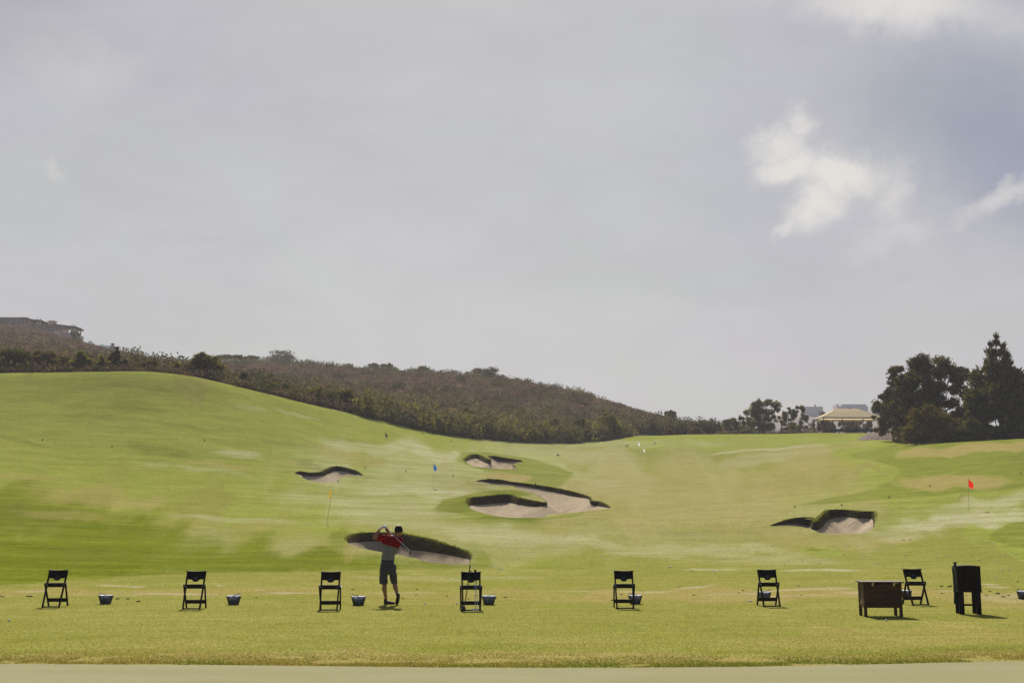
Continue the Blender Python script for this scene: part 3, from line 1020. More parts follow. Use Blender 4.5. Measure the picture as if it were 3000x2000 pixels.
Vb, Fb, Cb = blades(base, (0.008 + 0.018 * near) * rng.uniform(.4, 1.4, n), 0.006 + 0.006 * rng.random(n), rng.normal(0, .8, (n, 3)) * [1, 1, 0], cols)
dg = link('dry_grass', np_mesh('dry_grass', Vb, Fb, False, {'leaf': ('FACE', Cb)}), BLADE)
tag(dg, 'dry brown uncut grass along the edge of the putting green', 'grass', None, 'stuff')

# short standing grass over the tee
n = 150000
by = np.exp(rng.uniform(math.log(15.6), math.log(46), n))
bx = rng.uniform(-.5, .5, n) * by
z = ground_z(bx, by)
ok = by > edge_y(np.clip(bx, -25, 25)) + 0.02
bx, by, z = bx[ok], by[ok], z[ok]
n = len(bx)
kind = rng.random((n, 1))
dryp = (fbm(bx * .5, by * .8, 3, 90) + .5)[:, None]
cols = np.where(kind < .30 + .6 * (dryp - .45), np.array([[0.30, 0.245, 0.09]]), np.array([[0.21, 0.205, 0.042]])) * rng.uniform(.6, 1.4, (n, 1))
Vb, Fb, Cb = blades(np.stack([bx, by, z], 1), 0.014 * rng.uniform(.5, 1.5, n), 0.006 + 0.0002 * by, rng.normal(0, .6, (n, 3)) * [1, 1, 0], cols)
tg_ = link('tee_grass', np_mesh('tee_grass', Vb, Fb, False, {'leaf': ('FACE', Cb)}), BLADE)
tag(tg_, 'short standing blades of grass over the teeing ground', 'grass', None, 'stuff')

# ------------------------------------------------------------------ hills beyond the mown ground
n2 = 260
rows = np.log(bD)[:, None] + (np.log(1240) - np.log(bD)[:, None]) * (np.linspace(0, 1, n2) ** 1.3)[None, :]
HY = np.exp(rows)
HX = AC[:, None] * HY
HZ = ground_z(HX, HY)
ii = np.arange(na * n2).reshape(na, n2)
hf = np.stack([ii[:-1, :-1], ii[1:, :-1], ii[1:, 1:], ii[:-1, 1:]], -1).reshape(-1, 4)
hm, b, bs = newmat('scrub_soil')
geo = b.n('ShaderNodeNewGeometry')
nz = b.noise(geo.outputs['Position'], 0.12, 6, 0.7)
nf = b.noise(geo.outputs['Position'], 1.5, 5, 0.75)
c = b.mix(b.ss(nz, .3, .7), (0.070, 0.046, 0.034), (0.092, 0.066, 0.046))
c = b.mix(b.ss(nf, .45, .8, 0, .6), c, (0.04, 0.04, 0.02))
b.L.new(c, bs.inputs['Base Color'])
bs.inputs['Roughness'].default_value = 0.95
bs.inputs['Specular IOR Level'].default_value = 0.05
bn = b.n('ShaderNodeBump')
bn.inputs['Strength'].default_value = 1.0
bn.inputs['Distance'].default_value = 0.8
b.L.new(nf, bn.inputs['Height'])
b.L.new(bn.outputs[0], bs.inputs['Normal'])
SOIL = hm
hill = link('hill', np_mesh('hill', np.stack([HX.ravel(), HY.ravel(), HZ.ravel()], 1), hf, True), SOIL)
tag(hill, 'dry scrub-covered hillside beyond the mown range', None, None, 'structure')
gp = MB().box((0, 0, -1.6), (2480, 2480, 1.0)).build('ground', SOIL)
tag(gp, 'dry earth under and around the range', None, None, 'structure')
# ------------------------------------------------------------------ foliage
LEAF = leaf_mat('foliage', 0.42, (1.35, 1.25, 0.5))
DRYLEAF = leaf_mat('dry_foliage', 0.34, (1.15, 1.0, 0.8))
BARK = simple_mat('bark', (0.075, 0.055, 0.042), 0.95, 0.35, 4.0, 0.05, bump=0.5)
PALEBARK = simple_mat('pale_bark', (0.20, 0.17, 0.14), 0.9, 0.35, 3.0, 0.1)


def leaf_quads(c, size, aspect=1.0, up=0.0, dirs=None):
    """diamond shaped leaves at points c"""
    n = len(c)
    d = rng.normal(0, 1, (n, 3)) if dirs is None else dirs + rng.normal(0, .35, (n, 3))
    d[:, 2] += up
    d /= np.linalg.norm(d, axis=1)[:, None] + 1e-9
    e = np.cross(d, rng.normal(0, 1, (n, 3)))
    e /= np.linalg.norm(e, axis=1)[:, None] + 1e-9
    s = (size * rng.uniform(.55, 1.35, n))[:, None] if np.isscalar(size) else (size * rng.uniform(.55, 1.35, n))[:, None]
    V = np.stack([c - d * s * aspect * .5, c - e * s * .5, c + d * s * aspect * .5, c + e * s * .5], 1).reshape(-1, 3)
    return V, np.arange(4 * n).reshape(-1, 4)


def lobe_points(lobes, n, shell=0.45):
    """lobes (k,6): centre, radii. points favour the outer part of each lobe"""
    lobes = np.asarray(lobes, float)
    vol = (lobes[:, 3] * lobes[:, 4] * lobes[:, 5]) ** (2 / 3)
    k = rng.choice(len(lobes), n, p=vol / vol.sum())
    d = rng.normal(0, 1, (n, 3))
    d /= np.linalg.norm(d, axis=1)[:, None]
    r = (shell + (1 - shell) * rng.random(n) ** 0.7) * (1 + 0.12 * rng.normal(0, 1, n))
    return lobes[k, :3] + d * lobes[k, 3:] * r[:, None], k, d


def palette(n, k, cols, jit=0.25, lobevar=0.2):
    cols = np.array(cols)
    pick = cols[rng.integers(0, len(cols), n)]
    lv = 1 + lobevar * (np.sin(k * 12.9898) * 43758.5453 % 1 - 0.5) * 2
    return np.concatenate([pick * (lv * rng.uniform(1 - jit, 1 + jit, n))[:, None], np.ones((n, 1))], 1)


OLIVE = [(0.068, 0.074, 0.026), (0.085, 0.086, 0.032), (0.05, 0.056, 0.022)]
DARK = [(0.070, 0.062, 0.032), (0.036, 0.041, 0.018), (0.046, 0.050, 0.024), (0.030, 0.035, 0.016), (0.036, 0.041, 0.018), (0.115, 0.105, 0.055)]
YELG = [(0.16, 0.16, 0.028), (0.20, 0.19, 0.036), (0.09, 0.098, 0.02)]
BROWN = [(0.125, 0.090, 0.064), (0.145, 0.106, 0.075), (0.095, 0.07, 0.05)]
RUST = [(0.12, 0.075, 0.035), (0.10, 0.07, 0.035), (0.07, 0.055, 0.028)]
SAGE = [(0.11, 0.11, 0.06), (0.13, 0.12, 0.072), (0.08, 0.085, 0.045)]
EUC = [(0.11, 0.105, 0.055), (0.13, 0.12, 0.07), (0.085, 0.082, 0.045)]


def crown_tree(name, u, D, wpx, hpx, label, cat, group, cols, seed, kind='round', leaf=0.16, n=9000, mat=None, bark=None, squash=1.0, base_off=0.0, zoff=0.0, lo=0.28, open_=0.0, trans=None):
    """tree with a tapered trunk, limbs to every clump of the crown, and the crown itself"""
    rs = np.random.default_rng(seed)
    s = D / F
    Wd, Hh = wpx * s, hpx * s
    g = at(u, D)
    root = empty(name, (g.x, g.y, g.z - 0.1 + zoff))
    tag(root, label, cat, group)
    lobes = []
    if kind == 'round':
        k = 64
        for i in range(k):
            th = rs.uniform(0, 2 * math.pi)
            zz = rs.uniform(lo, 0.93)
            prof = math.sqrt(max(0.05, 1 - ((zz - 0.55) / 0.48) ** 2))
            rr = prof * Wd * .5 * rs.uniform(.2, .97)
            q = rs.uniform(.05, .13) * Wd * squash
            lobes.append([rr * math.cos(th), rr * math.sin(th) * .8, zz * Hh, q, q, q * rs.uniform(.55, .85)])
    elif kind == 'open':
        for i in range(38):
            th = rs.uniform(0, 2 * math.pi)
            zz = rs.uniform(lo, 0.95)
            prof = math.sqrt(max(0.08, 1 - ((zz - 0.6) / 0.5) ** 2))
            rr = prof * Wd * .5 * rs.uniform(.4, .95)
            q = rs.uniform(.045, .105) * Wd
            lobes.append([rr * math.cos(th), rr * math.sin(th) * .8, zz * Hh, q, q, q * rs.uniform(.5, .9)])
    elif kind == 'cone':
        lv = 15
        for i in range(lv):
            zz = lo + (0.97 - lo) * (i / (lv - 1)) ** .95
            rad = Wd * .5 * ((1 - zz) / (1 - lo)) ** 0.75 * rs.uniform(.75, 1.12) + 0.02 * Wd
            nb_ = max(2, int(7 * (1 - zz) + 2))
            for j in range(nb_):
                th = 2 * math.pi * (j + rs.uniform(-.3, .3)) / nb_ + i
                rr = rad * rs.uniform(.45, 1.0)
                q = max(0.035 * Wd, rad * rs.uniform(.30, .46))
                lobes.append([rr * math.cos(th), rr * math.sin(th), zz * Hh + rs.uniform(-.02, .02) * Hh, q, q, q * rs.uniform(.7, 1.2)])
    elif kind == 'dome':
        for i in range(60):
            th = rs.uniform(0, 2 * math.pi)
            ph = rs.uniform(0.05, 1.0)
            wob = rs.uniform(.6, 1.14)
            rr = math.cos(ph * 1.45) * Wd * .45 * wob
            zz = math.sin(ph * 1.45) * Hh * .84 * wob * (1 + .12 * math.sin(th * 2 + seed))
            q = rs.uniform(.06, .17) * min(Wd, 1.6 * Hh)
            lobes.append([rr * math.cos(th), rr * math.sin(th) * .75, max(zz, .12 * Hh), q, q, q * .7])
    elif kind == 'spiky':
        for i in range(22):
            th = rs.uniform(0, 2 * math.pi)
            rr = Wd * .5 * rs.uniform(.1, .9)
            top = Hh * (1 - .45 * (rr / (Wd * .5)) ** 2) * rs.uniform(.75, 1.0)
            lobes.append([rr * math.cos(th), rr * math.sin(th) * .7, top * .62, Wd * .045, Wd * .045, top * .36])
    elif kind == 'umbrella':
        for i in range(16):
            th = rs.uniform(0, 2 * math.pi)
            rr = Wd * .42 * rs.uniform(.2, 1)
            q = Wd * rs.uniform(.13, .2)
            lobes.append([rr * math.cos(th), rr * math.sin(th) * .8, Hh * rs.uniform(.6, .85), q, q, q * .45])
    L = np.array(lobes)
    # trunk and limbs
    mb = MB()
    tr = max(0.04, 0.016 * Hh + 0.008 * Wd)
    lean = rs.uniform(-.03, .03) * Hh
    topz = Hh * (.96 if kind == 'cone' else .62)
    spine = [Vector((lean * t, lean * .5 * math.sin(t * 3), topz * t)) for t in (0, .2, .4, .6, .8, 1)]
    if kind not in ('dome',) or True:
        mb.tube(spine, [tr * f for f in ((1.25, .95, .8, .62, .42, .12) if kind == 'cone' else (1.3, 1, .85, .7, .5, .3))], 8)
    for l in L[::2]:
        zb = min(topz * .95, max(.12 * Hh, l[2] * (.9 if kind == 'cone' else .55)))
        f = zb / topz
        p0 = Vector((lean * f, 0, zb))
        p2 = Vector(l[:3])
        p1 = (p0 + p2) / 2 + Vector((0, 0, -.04 * Hh if kind == 'cone' else -.02 * Hh))
        mb.tube([p0, p1, p2], [tr * .34, tr * .22, tr * .08], 5)
    mb.build('trunk', bark or BARK, root)
    P, k, d = lobe_points(L, n, 0.1)
    P = P + rng.normal(0, .012 * Wd + .05, P.shape)
    if kind == 'cone':
        out = d * .3 + np.stack([P[:, 0], P[:, 1], np.full(n, Wd * .25)], 1) / (Wd * .5)
        Vv, Fq = leaf_quads(P, leaf, 3.2, .5, out)
    elif kind in ('open', 'umbrella'):
        Vv, Fq = leaf_quads(P, leaf, 2.0, -.2)
    elif kind == 'spiky':
        Vv, Fq = leaf_quads(P, leaf, 2.6, 1.6)
    else:
        Vv, Fq = leaf_quads(P, leaf, 1.6, .3)
    me = np_mesh('crown', Vv, Fq, False, {'leaf': ('FACE', palette(n, k, cols))})
    kid('crown', me, mat or LEAF, root)
    return root


# trees behind the mound on the right
crown_tree('feathery_tree', 2648, 176, 120, 235, 'tall tan-leaved feathery tree at the left edge of the tree clump', 'tree', None, RUST, 101, 'round', .24, 12000, DRYLEAF, PALEBARK, lo=.2)
crown_tree('pine_tree', 2752, 172, 205, 262, 'broad dark round-headed pine in the middle of the tree clump', 'tree', None, DARK, 102, 'round', .21, 27000, lo=.22)
crown_tree('pine_tree', 2690, 170, 170, 215, 'dark spreading pine below and left of the round-headed pine', 'tree', None, DARK, 103, 'round', .21, 19000, lo=.12)
crown_tree('leaning_pine', 2618, 182, 125, 135, 'low bushy dark pine beside the open shelter', 'tree', None, OLIVE, 104, 'round', .22, 13000, lo=.1)
crown_tree('thin_tree', 2838, 178, 120, 222, 'slim grey-green tree between the round pine and the conifer', 'tree', None, OLIVE, 105, 'open', .22, 11000, lo=.12)
crown_tree('conifer', 2936, 162, 165, 318, 'tallest tree, a pointed dark conifer at the right', 'tree', None, DARK, 106, 'cone', .22, 27000, lo=.28)
crown_tree('broad_conifer', 2990, 168, 180, 210, 'broad dark conifer cut by the right edge of the photo', 'tree', None, DARK, 107, 'round', .21, 19000, lo=.08)
crown_tree('olive_tree', 2886, 158, 120, 165, 'olive-green bushy tree at the foot of the tall conifer', 'tree', None, OLIVE, 108, 'round', .2, 14000, lo=.08)
crown_tree('domed_shrub', 2735, 158, 185, 108, 'wide domed olive shrub in front of the pines', 'shrub', None, OLIVE + OLIVE + RUST, 109, 'dome', .19, 13000)
crown_tree('brown_shrub', 2822, 162, 90, 112, 'rust-brown shrub behind the wide domed olive shrub', 'shrub', None, RUST, 110, 'dome', .18, 8000, DRYLEAF)
crown_tree('low_shrub', 2660, 172, 90, 70, 'small dark shrub on the mulch bank', 'shrub', None, OLIVE, 111, 'dome', .17, 7000)
crown_tree('low_shrub', 2850, 154, 100, 62, 'low olive shrub at the foot of the conifers', 'shrub', None, OLIVE, 112, 'dome', .17, 7000)
crown_tree('low_shrub', 2965, 154, 110, 60, 'low dark shrub under the broad conifer at the right edge', 'shrub', None, DARK, 113, 'dome', .17, 7000)

# trees beyond the plateau
crown_tree('eucalyptus_tree', 2240, 262, 132, 116, 'large spreading eucalyptus beyond the far turf edge', 'tree', None, EUC, 120, 'round', .26, 9000, None, PALEBARK, lo=.15, squash=.8)
crown_tree('eucalyptus_tree', 2192, 266, 60, 62, 'small pale eucalyptus clump left of the large spreading one', 'tree', None, EUC, 121, 'open', .24, 3200, None, PALEBARK, lo=.15)
crown_tree('slender_eucalyptus', 2312, 268, 58, 92, 'slender airy eucalyptus just right of the large one', 'tree', None, EUC, 122, 'open', .22, 3600, None, PALEBARK, lo=.25)
crown_tree('slender_eucalyptus', 2345, 265, 52, 96, 'slender eucalyptus nearest the shelter, with gappy foliage', 'tree', None, EUC, 123, 'open', .22, 3900, None, PALEBARK, lo=.25)
crown_tree('small_tree', 2144, 262, 62, 58, 'small pale tree at the right end of the scrub hill', 'tree', None, EUC, 124, 'round', .22, 3800, None, PALEBARK)
crown_tree('reedy_tree', 2412, 275, 70, 92, 'bare reddish twiggy tree behind the left end of the shelter', 'tree', None, BROWN, 125, 'spiky', .26, 2600, DRYLEAF)
crown_tree('small_conifer', 2496, 300, 34, 110, 'small dark conifer rising behind the shelter roof', 'tree', None, OLIVE, 126, 'cone', .22, 2600)
crown_tree('grey_bush', 2190, 252, 56, 26, 'low grey bush left of the large eucalyptus trunk', 'shrub', None, SAGE, 127, 'dome', .16, 1800)
crown_tree('grey_bush', 2318, 254, 70, 34, 'low green bush under the slender eucalyptus', 'shrub', None, OLIVE, 128, 'dome', .16, 2200)
crown_tree('brown_bush', 2368, 262, 60, 38, 'low brown bush left of the shelter', 'shrub', None, BROWN, 129, 'dome', .16, 1700, DRYLEAF)
for i, (u_, w_, h_, lab) in enumerate([(2432, 56, 48, 'brown bush seen through the left bay of the shelter'), (2478, 56, 54, 'reddish bush seen through the middle bay of the shelter'), (2534, 62, 56, 'reddish bush seen through the right bay of the shelter')]):
    crown_tree('brown_bush', u_, 266, w_, h_, lab, 'shrub', None, BROWN, 130 + i, 'open', .2, 1500, DRYLEAF, lo=.1)

# trees on the ridges at the left
crown_tree('ridge_tree', 220, 392, 34, 38, 'small round tree on the ridge right of the terrace houses', 'tree', None, OLIVE, 140, 'open', .28, 1500, lo=.25)
for i, (u_, D_, w_, h_, lab) in enumerate([(658, 398, 46, 34, 'flat-topped ridge tree, leftmost of the row on the skyline'), (700, 400, 44, 30, 'second ridge tree from the left on the skyline'),
                                           (738, 398, 50, 30, 'third ridge tree on the skyline, low and wide'), (820, 396, 90, 46, 'broad bushy brown tree on the skyline, widest of the ridge row'),
                                           (1092, 386, 40, 30, 'small scrubby ridge tree left of the pair over mid hill'), (1135, 384, 52, 32, 'scrubby ridge tree with gaps above mid hill'),
                                           (1240, 372, 50, 28, 'small ridge tree left of the round bush on the skyline'), (1420, 352, 92, 36, 'low round bush crowning the hill above the mid range'),
                                           (1962, 300, 40, 30, 'small tree low on the right shoulder of the scrub hill')]):
    crown_tree('ridge_tree', u_, D_, w_, h_, lab, 'tree', 'trees along the scrub ridge', [OLIVE, BROWN][i in (3, 7)] + SAGE, 150 + i, 'umbrella' if i < 3 else 'round', .30, 2400, DRYLEAF if i in (3, 7) else LEAF, lo=.2)

# bushes at the edge of the mown slope that can be told apart
EDGE = [(238, 158, 62, 58, YELG, 'bush with a bright yellow-green crest, leftmost of the two crested bushes'), (300, 157, 48, 48, YELG, 'rounded bush with a bright crest, just left of the dark upright bush'),
        (334, 160, 42, 74, DARK, 'dark upright bush below the iron fence'), (364, 158, 36, 38, SAGE, 'pale dry bush just right of the dark upright bush'),
        (440, 157, 56, 36, OLIVE + RUST, 'low tan bush at the crest of the mown hill'), (521, 159, 34, 38, YELG, 'small ball-shaped bush standing alone on the slope edge'),
        (548, 160, 30, 32, DARK, 'little dark bush between the ball-shaped and the large crested bush'), (600, 161, 116, 72, YELG + OLIVE, 'largest bright-topped bush on the slope edge'),
        (40, 158, 110, 66, OLIVE, 'wide dark bush at the left edge of the photo'), (130, 159, 110, 62, OLIVE + BROWN, 'wide olive bush left of the crested bushes'), (190, 160, 60, 42, BROWN, 'small brown bush between the wide olive and first crested bush'),
        (715, 164, 46, 40, DARK, 'small dark bush where the slope edge steepens'), (800, 168, 54, 36, OLIVE + YELG, 'green-tipped bush above the mid slope edge'),
        (840, 172, 48, 40, OLIVE, 'dull green bush right of the green-tipped one'), (925, 172, 60, 44, YELG + OLIVE, 'light-crested bush at the left end of the hedge-like row'),
        (960, 174, 56, 42, OLIVE, 'second bush of the hedge-like row'), (1010, 177, 78, 62, YELG + DARK, 'tallest bush of the hedge-like row with bright tips'), (1062, 180, 50, 46, YELG + DARK, 'right-hand bush of the hedge-like row'),
        (1130, 192, 70, 46, SAGE + DARK, 'grey-green bush just beyond the hedge-like row'), (1445, 214, 60, 60, YELG + OLIVE, 'light green bush in the dark thicket'),
        (1360, 212, 80, 72, OLIVE, 'dark rounded bush left of the light green one in the thicket'), (1620, 222, 70, 66, DARK + OLIVE, 'dark leaning bush in the right part of the thicket'),
        (1780, 229, 84, 76, YELG + OLIVE, 'large light-leaved bush at the right end of the thicket'), (1700, 226, 70, 66, DARK, 'dark bush left of the large light-leaved end bush'),
        (1960, 250, 50, 22, RUST, 'low rusty bush beside the white frame'), (2040, 250, 60, 26, BROWN, 'low brown bush right of the white frame')]
for i, (u_, D_, w_, h_, cc, lab) in enumerate(EDGE):
    crown_tree('bush', u_, D_ + 2, w_, h_, lab, 'bush', 'bushes along the edge of the mown slope', cc, 200 + i, 'dome', .16, int(2200 + 2.0 * w_ * h_ * (160 / D_) ** .5), zoff=-.1)

# ------------------------------------------------------------------ scrub cover: one mass of stuff, brush clumps all over the hillside
scV, scF, scC, so_ = [], [], [], 0


def scrub(n, ulo, uhi, dlo, dhi, size, hgt, cols, per, leaf, dens=None, near_edge=None, mask=None, ridge=False):
    global so_
    U = rng.uniform(ulo, uhi, n)
    a = (U - 1500) / F
    eb = np.interp(a, AG, KD[:, 10])
    if ridge:
        D = np.interp(a, AG, KD[:, 12]) + rng.uniform(-22, 6, n)
    elif near_edge is not None:
        D = eb + near_edge[0] + rng.random(n) ** 1.3 * (near_edge[1] - near_edge[0])
    else:
        D = eb + 4 + rng.random(n) ** .9 * (np.interp(a, AG, KD[:, 12]) * 1.12 - eb)
    x = a * D
    ok = np.ones(n, bool) if mask is None else mask(U, D, x)
    x, D = x[ok], D[ok]
    n = len(x)
    z = ground_z(x, D)
    s = size * rng.uniform(.5, 1.5, n)
    h = hgt * rng.uniform(.5, 1.5, n)
    c = np.repeat(np.stack([x, D, z], 1), per, 0)
    d = rng.normal(0, 1, (n * per, 3))
    d /= np.linalg.norm(d, axis=1)[:, None]
    d[:, 2] = np.abs(d[:, 2])
    r = rng.uniform(.5, 1.05, n * per)
    P = c + d * np.stack([np.repeat(s, per), np.repeat(s, per), np.repeat(h, per)], 1) * r[:, None]
    Vq, Fq = leaf_quads(P, leaf * np.ones(len(P)), 2.2, .8)
    cols = np.array(cols)
    cc = cols[rng.integers(0, len(cols), n)] * rng.uniform(.65, 1.4, (n, 1))
    cc = np.repeat(cc, per, 0) * rng.uniform(.75, 1.25, (n * per, 1))
    scV.append(Vq)
    scF.append(Fq + so_)
    scC.append(np.concatenate([cc, np.ones((len(cc), 1))], 1))
    so_ += len(Vq)


notplateau = lambda U, D, x: (U < 1850) | (D > 268)
left = lambda U, D, x: (fbm(x / 12, D / 22, 3, 5) > -.02)
green_patch = lambda U, D, x: (fbm(x / 13, D / 26, 3, 15) > .07) & ((U < 1860) | (D > 266))
scrub(10500, -650, 2120, 0, 0, 1.8, .9, BROWN, 44, .25, mask=notplateau)
scrub(3000, -150, 2150, 0, 0, 1.7, 1.5, SAGE + OLIVE, 34, .32, mask=green_patch)
scrub(1900, -500, 620, 0, 0, 1.3, 1.2, OLIVE + BROWN, 34, .22, near_edge=(1.5, 75), mask=left)
scrub(420, -100, 900, 0, 0, .9, .7, BROWN + OLIVE, 44, .15, near_edge=(.6, 7))
THICK = [(.115, .12, .045), (.14, .135, .055), (.09, .095, .04), (.13, .115, .07)]
scrub(330, 1060, 1830, 0, 0, 2.0, 2.9, THICK + YELG[:1], 180, .25, near_edge=(-1.2, 12))
scrub(230, -100, 1800, 0, 0, 3.0, 2.3, OLIVE + SAGE + BROWN, 260, .27, mask=lambda U, D, x: (fbm(x / 18, D / 30, 3, 61) > -.03) & ((U > 500) | (D < 250)))
scrub(560, 900, 1830, 0, 0, 2.3, 2.3, THICK + SAGE + BROWN[:1], 120, .27, near_edge=(6, 60))
scrub(700, -100, 1750, 0, 0, 1.9, 1.9, OLIVE + SAGE + BROWN, 60, .32, ridge=True, mask=lambda U, D, x: U > 440)
scrub(420, 1800, 2180, 0, 0, 2.2, 2.6, OLIVE + SAGE, 80, .28, near_edge=(16, 50))
scrub(150, 1900, 2110, 0, 0, 1.6, 2.9, OLIVE + DARK, 90, .25, near_edge=(14, 24))
scrub(260, 600, 1100, 0, 0, 1.3, 1.2, OLIVE + BROWN, 70, .2, near_edge=(1, 14))
scrub(360, 2100, 2640, 0, 0, 1.4, .9, SAGE + BROWN, 40, .24, near_edge=(8, 34), mask=lambda U, D, x: (U < 2380) | (D > 264))
scrub(240, 2620, 3100, 0, 0, 1.4, 1.0, DARK + OLIVE, 60, .2, near_edge=(3, 30), mask=lambda U, D, x: U > 2700)
sb = link('scrub', np_mesh('scrub', np.concatenate(scV), np.concatenate(scF), False, {'leaf': ('FACE', np.concatenate(scC))}), DRYLEAF)
tag(sb, 'dry brown and olive brush covering the hillside', 'brush', None, 'stuff')

# mulch bank between the shelter and the pines: bark chips
MULCH = simple_mat('mulch', (0.14, 0.105, 0.085), 0.95, 0.5, 2.5, 0.05, bump=1.0)
g0 = at(2630, 196)
gx_ = np.linspace(-6.2, 6.6, 60)
gy_ = np.linspace(-9, 9, 50)
mx, my = np.meshgrid(gx_, gy_, indexing='ij')
r_ = np.sqrt((mx / 6.2) ** 2 + (my / 9) ** 2)
mz = ground_z(g0.x + mx, g0.y + my) + 1.75 * np.clip(1 - r_ ** 2, -.12, 1) ** 1.0 + .10 * fbm(mx, my, 4, 3)
mz = np.where(r_ > 1, ground_z(g0.x + mx, g0.y + my) - .25, mz)
ii = np.arange(3000).reshape(60, 50)
mf = np.stack([ii[:-1, :-1], ii[1:, :-1], ii[1:, 1:], ii[:-1, 1:]], -1).reshape(-1, 4)
mk = link('mulch_bank', np_mesh('mulch_bank', np.stack([g0.x + mx, g0.y + my, mz], -1).reshape(-1, 3), mf, True), MULCH)
tag(mk, 'brown mulch bank between the shelter and the pines', None, None, 'structure')
# ------------------------------------------------------------------ objects
BLACK = simple_mat('dark_stained_wood', (0.011, 0.009, 0.008), 0.6, 0.4, 12.0, 0.12, stretch=(1, 1, .2))
EMBLEM = simple_mat('emblem_blue', (0.008, 0.009, 0.016), 0.5, 0.3, 20.0)
WIRE = simple_mat('coated_wire', (0.008, 0.009, 0.016), 0.4, 0.2, 10.0, 0.5)
BALLM = simple_mat('ball_white', (0.50, 0.56, 0.74), 0.35, 0.08, 40.0, 0.5)
WOOD = simple_mat('teak', (0.062, 0.029, 0.015), 0.55, 0.45, 5.0, 0.3, stretch=(.3, 1, 3), bump=.3)
BRASS = simple_mat('brass', (0.6, 0.48, 0.28), 0.35, 0.2, 8.0, 0.5, metal=0.9)
STEEL = simple_mat('steel', (0.62, 0.62, 0.64), 0.25, 0.1, 8.0, 0.5, metal=1.0)
CARBON = simple_mat('graphite', (0.02, 0.02, 0.022), 0.3, 0.2, 8.0, 0.5)
RUBBER = simple_mat('grip_rubber', (0.012, 0.012, 0.012), 0.8, 0.2, 30.0, 0.2)
GREENC = simple_mat('green_cloth', (0.012, 0.05, 0.03), 0.9, 0.3, 14.0, 0.1, bump=.5)


def on_ground(u, v):
    return hit(u, v)


# ---- folding wooden bag stands along the tee
def make_stand():
    t = empty('bag_stand')
    # near frame leans away from the camera, far frame leans back towards it; feet depth 0 and .56
    HH, YT = .86, .46
    def pn(x, z):
        return Vector((x, YT * z / HH, z))
    def pf(x, z):
        return Vector((x, .57 - (.57 - .26) * z / .55, z))
    for s in (-1, 1):
        m = MB()
        m.bar(pn(s * .195, 0), pn(s * .212, HH), .036, .045, bevel=.004)
        m.build('front_leg', BLACK, t)
        m = MB()
        m.bar(pf(s * .228, 0), pf(s * .246, .575), .034, .048, bevel=.004)
        m.build('rear_leg', BLACK, t)
    # top panel with the rounded drop in the middle
    ol = [(-.205, .188), (-.205, 0.0), (-.100, 0.0), (-.075, -.012)]
    for k in range(0, 13):
        a = math.pi * (1.0 + k / 12)
        ol.append((.078 * math.cos(a), -.012 + .052 * math.sin(a)))
    ol += [(.100, 0.0), (.205, 0.0), (.205, .188)]
    m = MB()
    rx = math.atan2(YT, HH)
    xf = Matrix.Translation(pn(0, .695)) @ Matrix.Rotation(-rx, 4, 'X')
    m.prism(ol, -.012, .012, xf)
    m.build('back_panel', BLACK, t)
    # emblem disc on the drop
    m = MB()
    m.prism([(.058 * math.cos(2 * math.pi * k / 20), .008 + .058 * math.sin(2 * math.pi * k / 20)) for k in range(20)], -.016, -.0125, xf)
    m.build('emblem', EMBLEM, t)
    # saddle board along the top, dipping in the middle, ends turned up and out
    m = MB()
    N = 14
    top, bot = [], []
    for k in range(N + 1):
        x = -.245 + .49 * k / N
        z = HH + .012 + .016 * (abs(x) / .245) ** 2
        top.append((x, z + .010 * (abs(x) < .243)))
        bot.append((x, z - .012))
    m.prism(top + bot[::-1], YT - .055, YT + .05)
    m.build('top_rest', BLACK, t)
    # middle rail, lower board, foot rail
    m = MB()
    m.bar(pf(-.232, .525), pf(.232, .525), .095, .022, side=Vector((0, 0, 1)), bevel=.003)
    m.build('middle_rail', BLACK, t)
    m = MB()
    m.box((0, .285, .572), (.44, .11, .016), bevel=.003)
    m.build('shelf', BLACK, t)
    m = MB()
    m.bar(pf(-.22, .155), pf(.22, .155), .092, .020, side=Vector((0, 0, 1)), bevel=.003)
    m.build('lower_rail', BLACK, t)
    m = MB()
    m.bar((-.19, .012, .022), (.19, .012, .022), .030, .028, side=Vector((0, 0, 1)), bevel=.003)
    m.build('foot_rail', BLACK, t)
    m = MB()
    for s in (-1, 1):
        m = MB()
        m.tube([(s * .268, .262, .535), (s * .18, .262, .535)], .008, 8)
        m.build('hinge_bolt', STEEL, t)
    return t


ST = [(148, 1779, .05, 'black wooden bag stand at the far left of the tee line'), (560, 1784.6, .05, 'second black bag stand from the left, between the first two ball baskets'),
      (962, 1788, .055, 'black bag stand directly left of the golfer'), (1381, 1789, .07, 'black bag stand with golf clubs leaning on it'),
      (1832, 1783, -.02, 'black bag stand right of centre with a ball basket at its right foot'), (2262, 1777, .03, 'black bag stand with two loose balls beside it'),
      (2698, 1773, .07, 'black bag stand partly behind the wooden chest')]
proto = None
STANDS = []
for i, (u_, v_, yaw, lab) in enumerate(ST):
    if proto is None:
        proto = make_stand()
        o = proto
    else:
        o = copy_tree(proto)
    g = hit(u_, v_)
    o.location = g
    o.rotation_euler = (0, 0, yaw)
    o.scale = (.96, .96, .945)
    tag(o, lab, 'bag stand', 'bag stands along the tee line')
    STANDS.append(o)


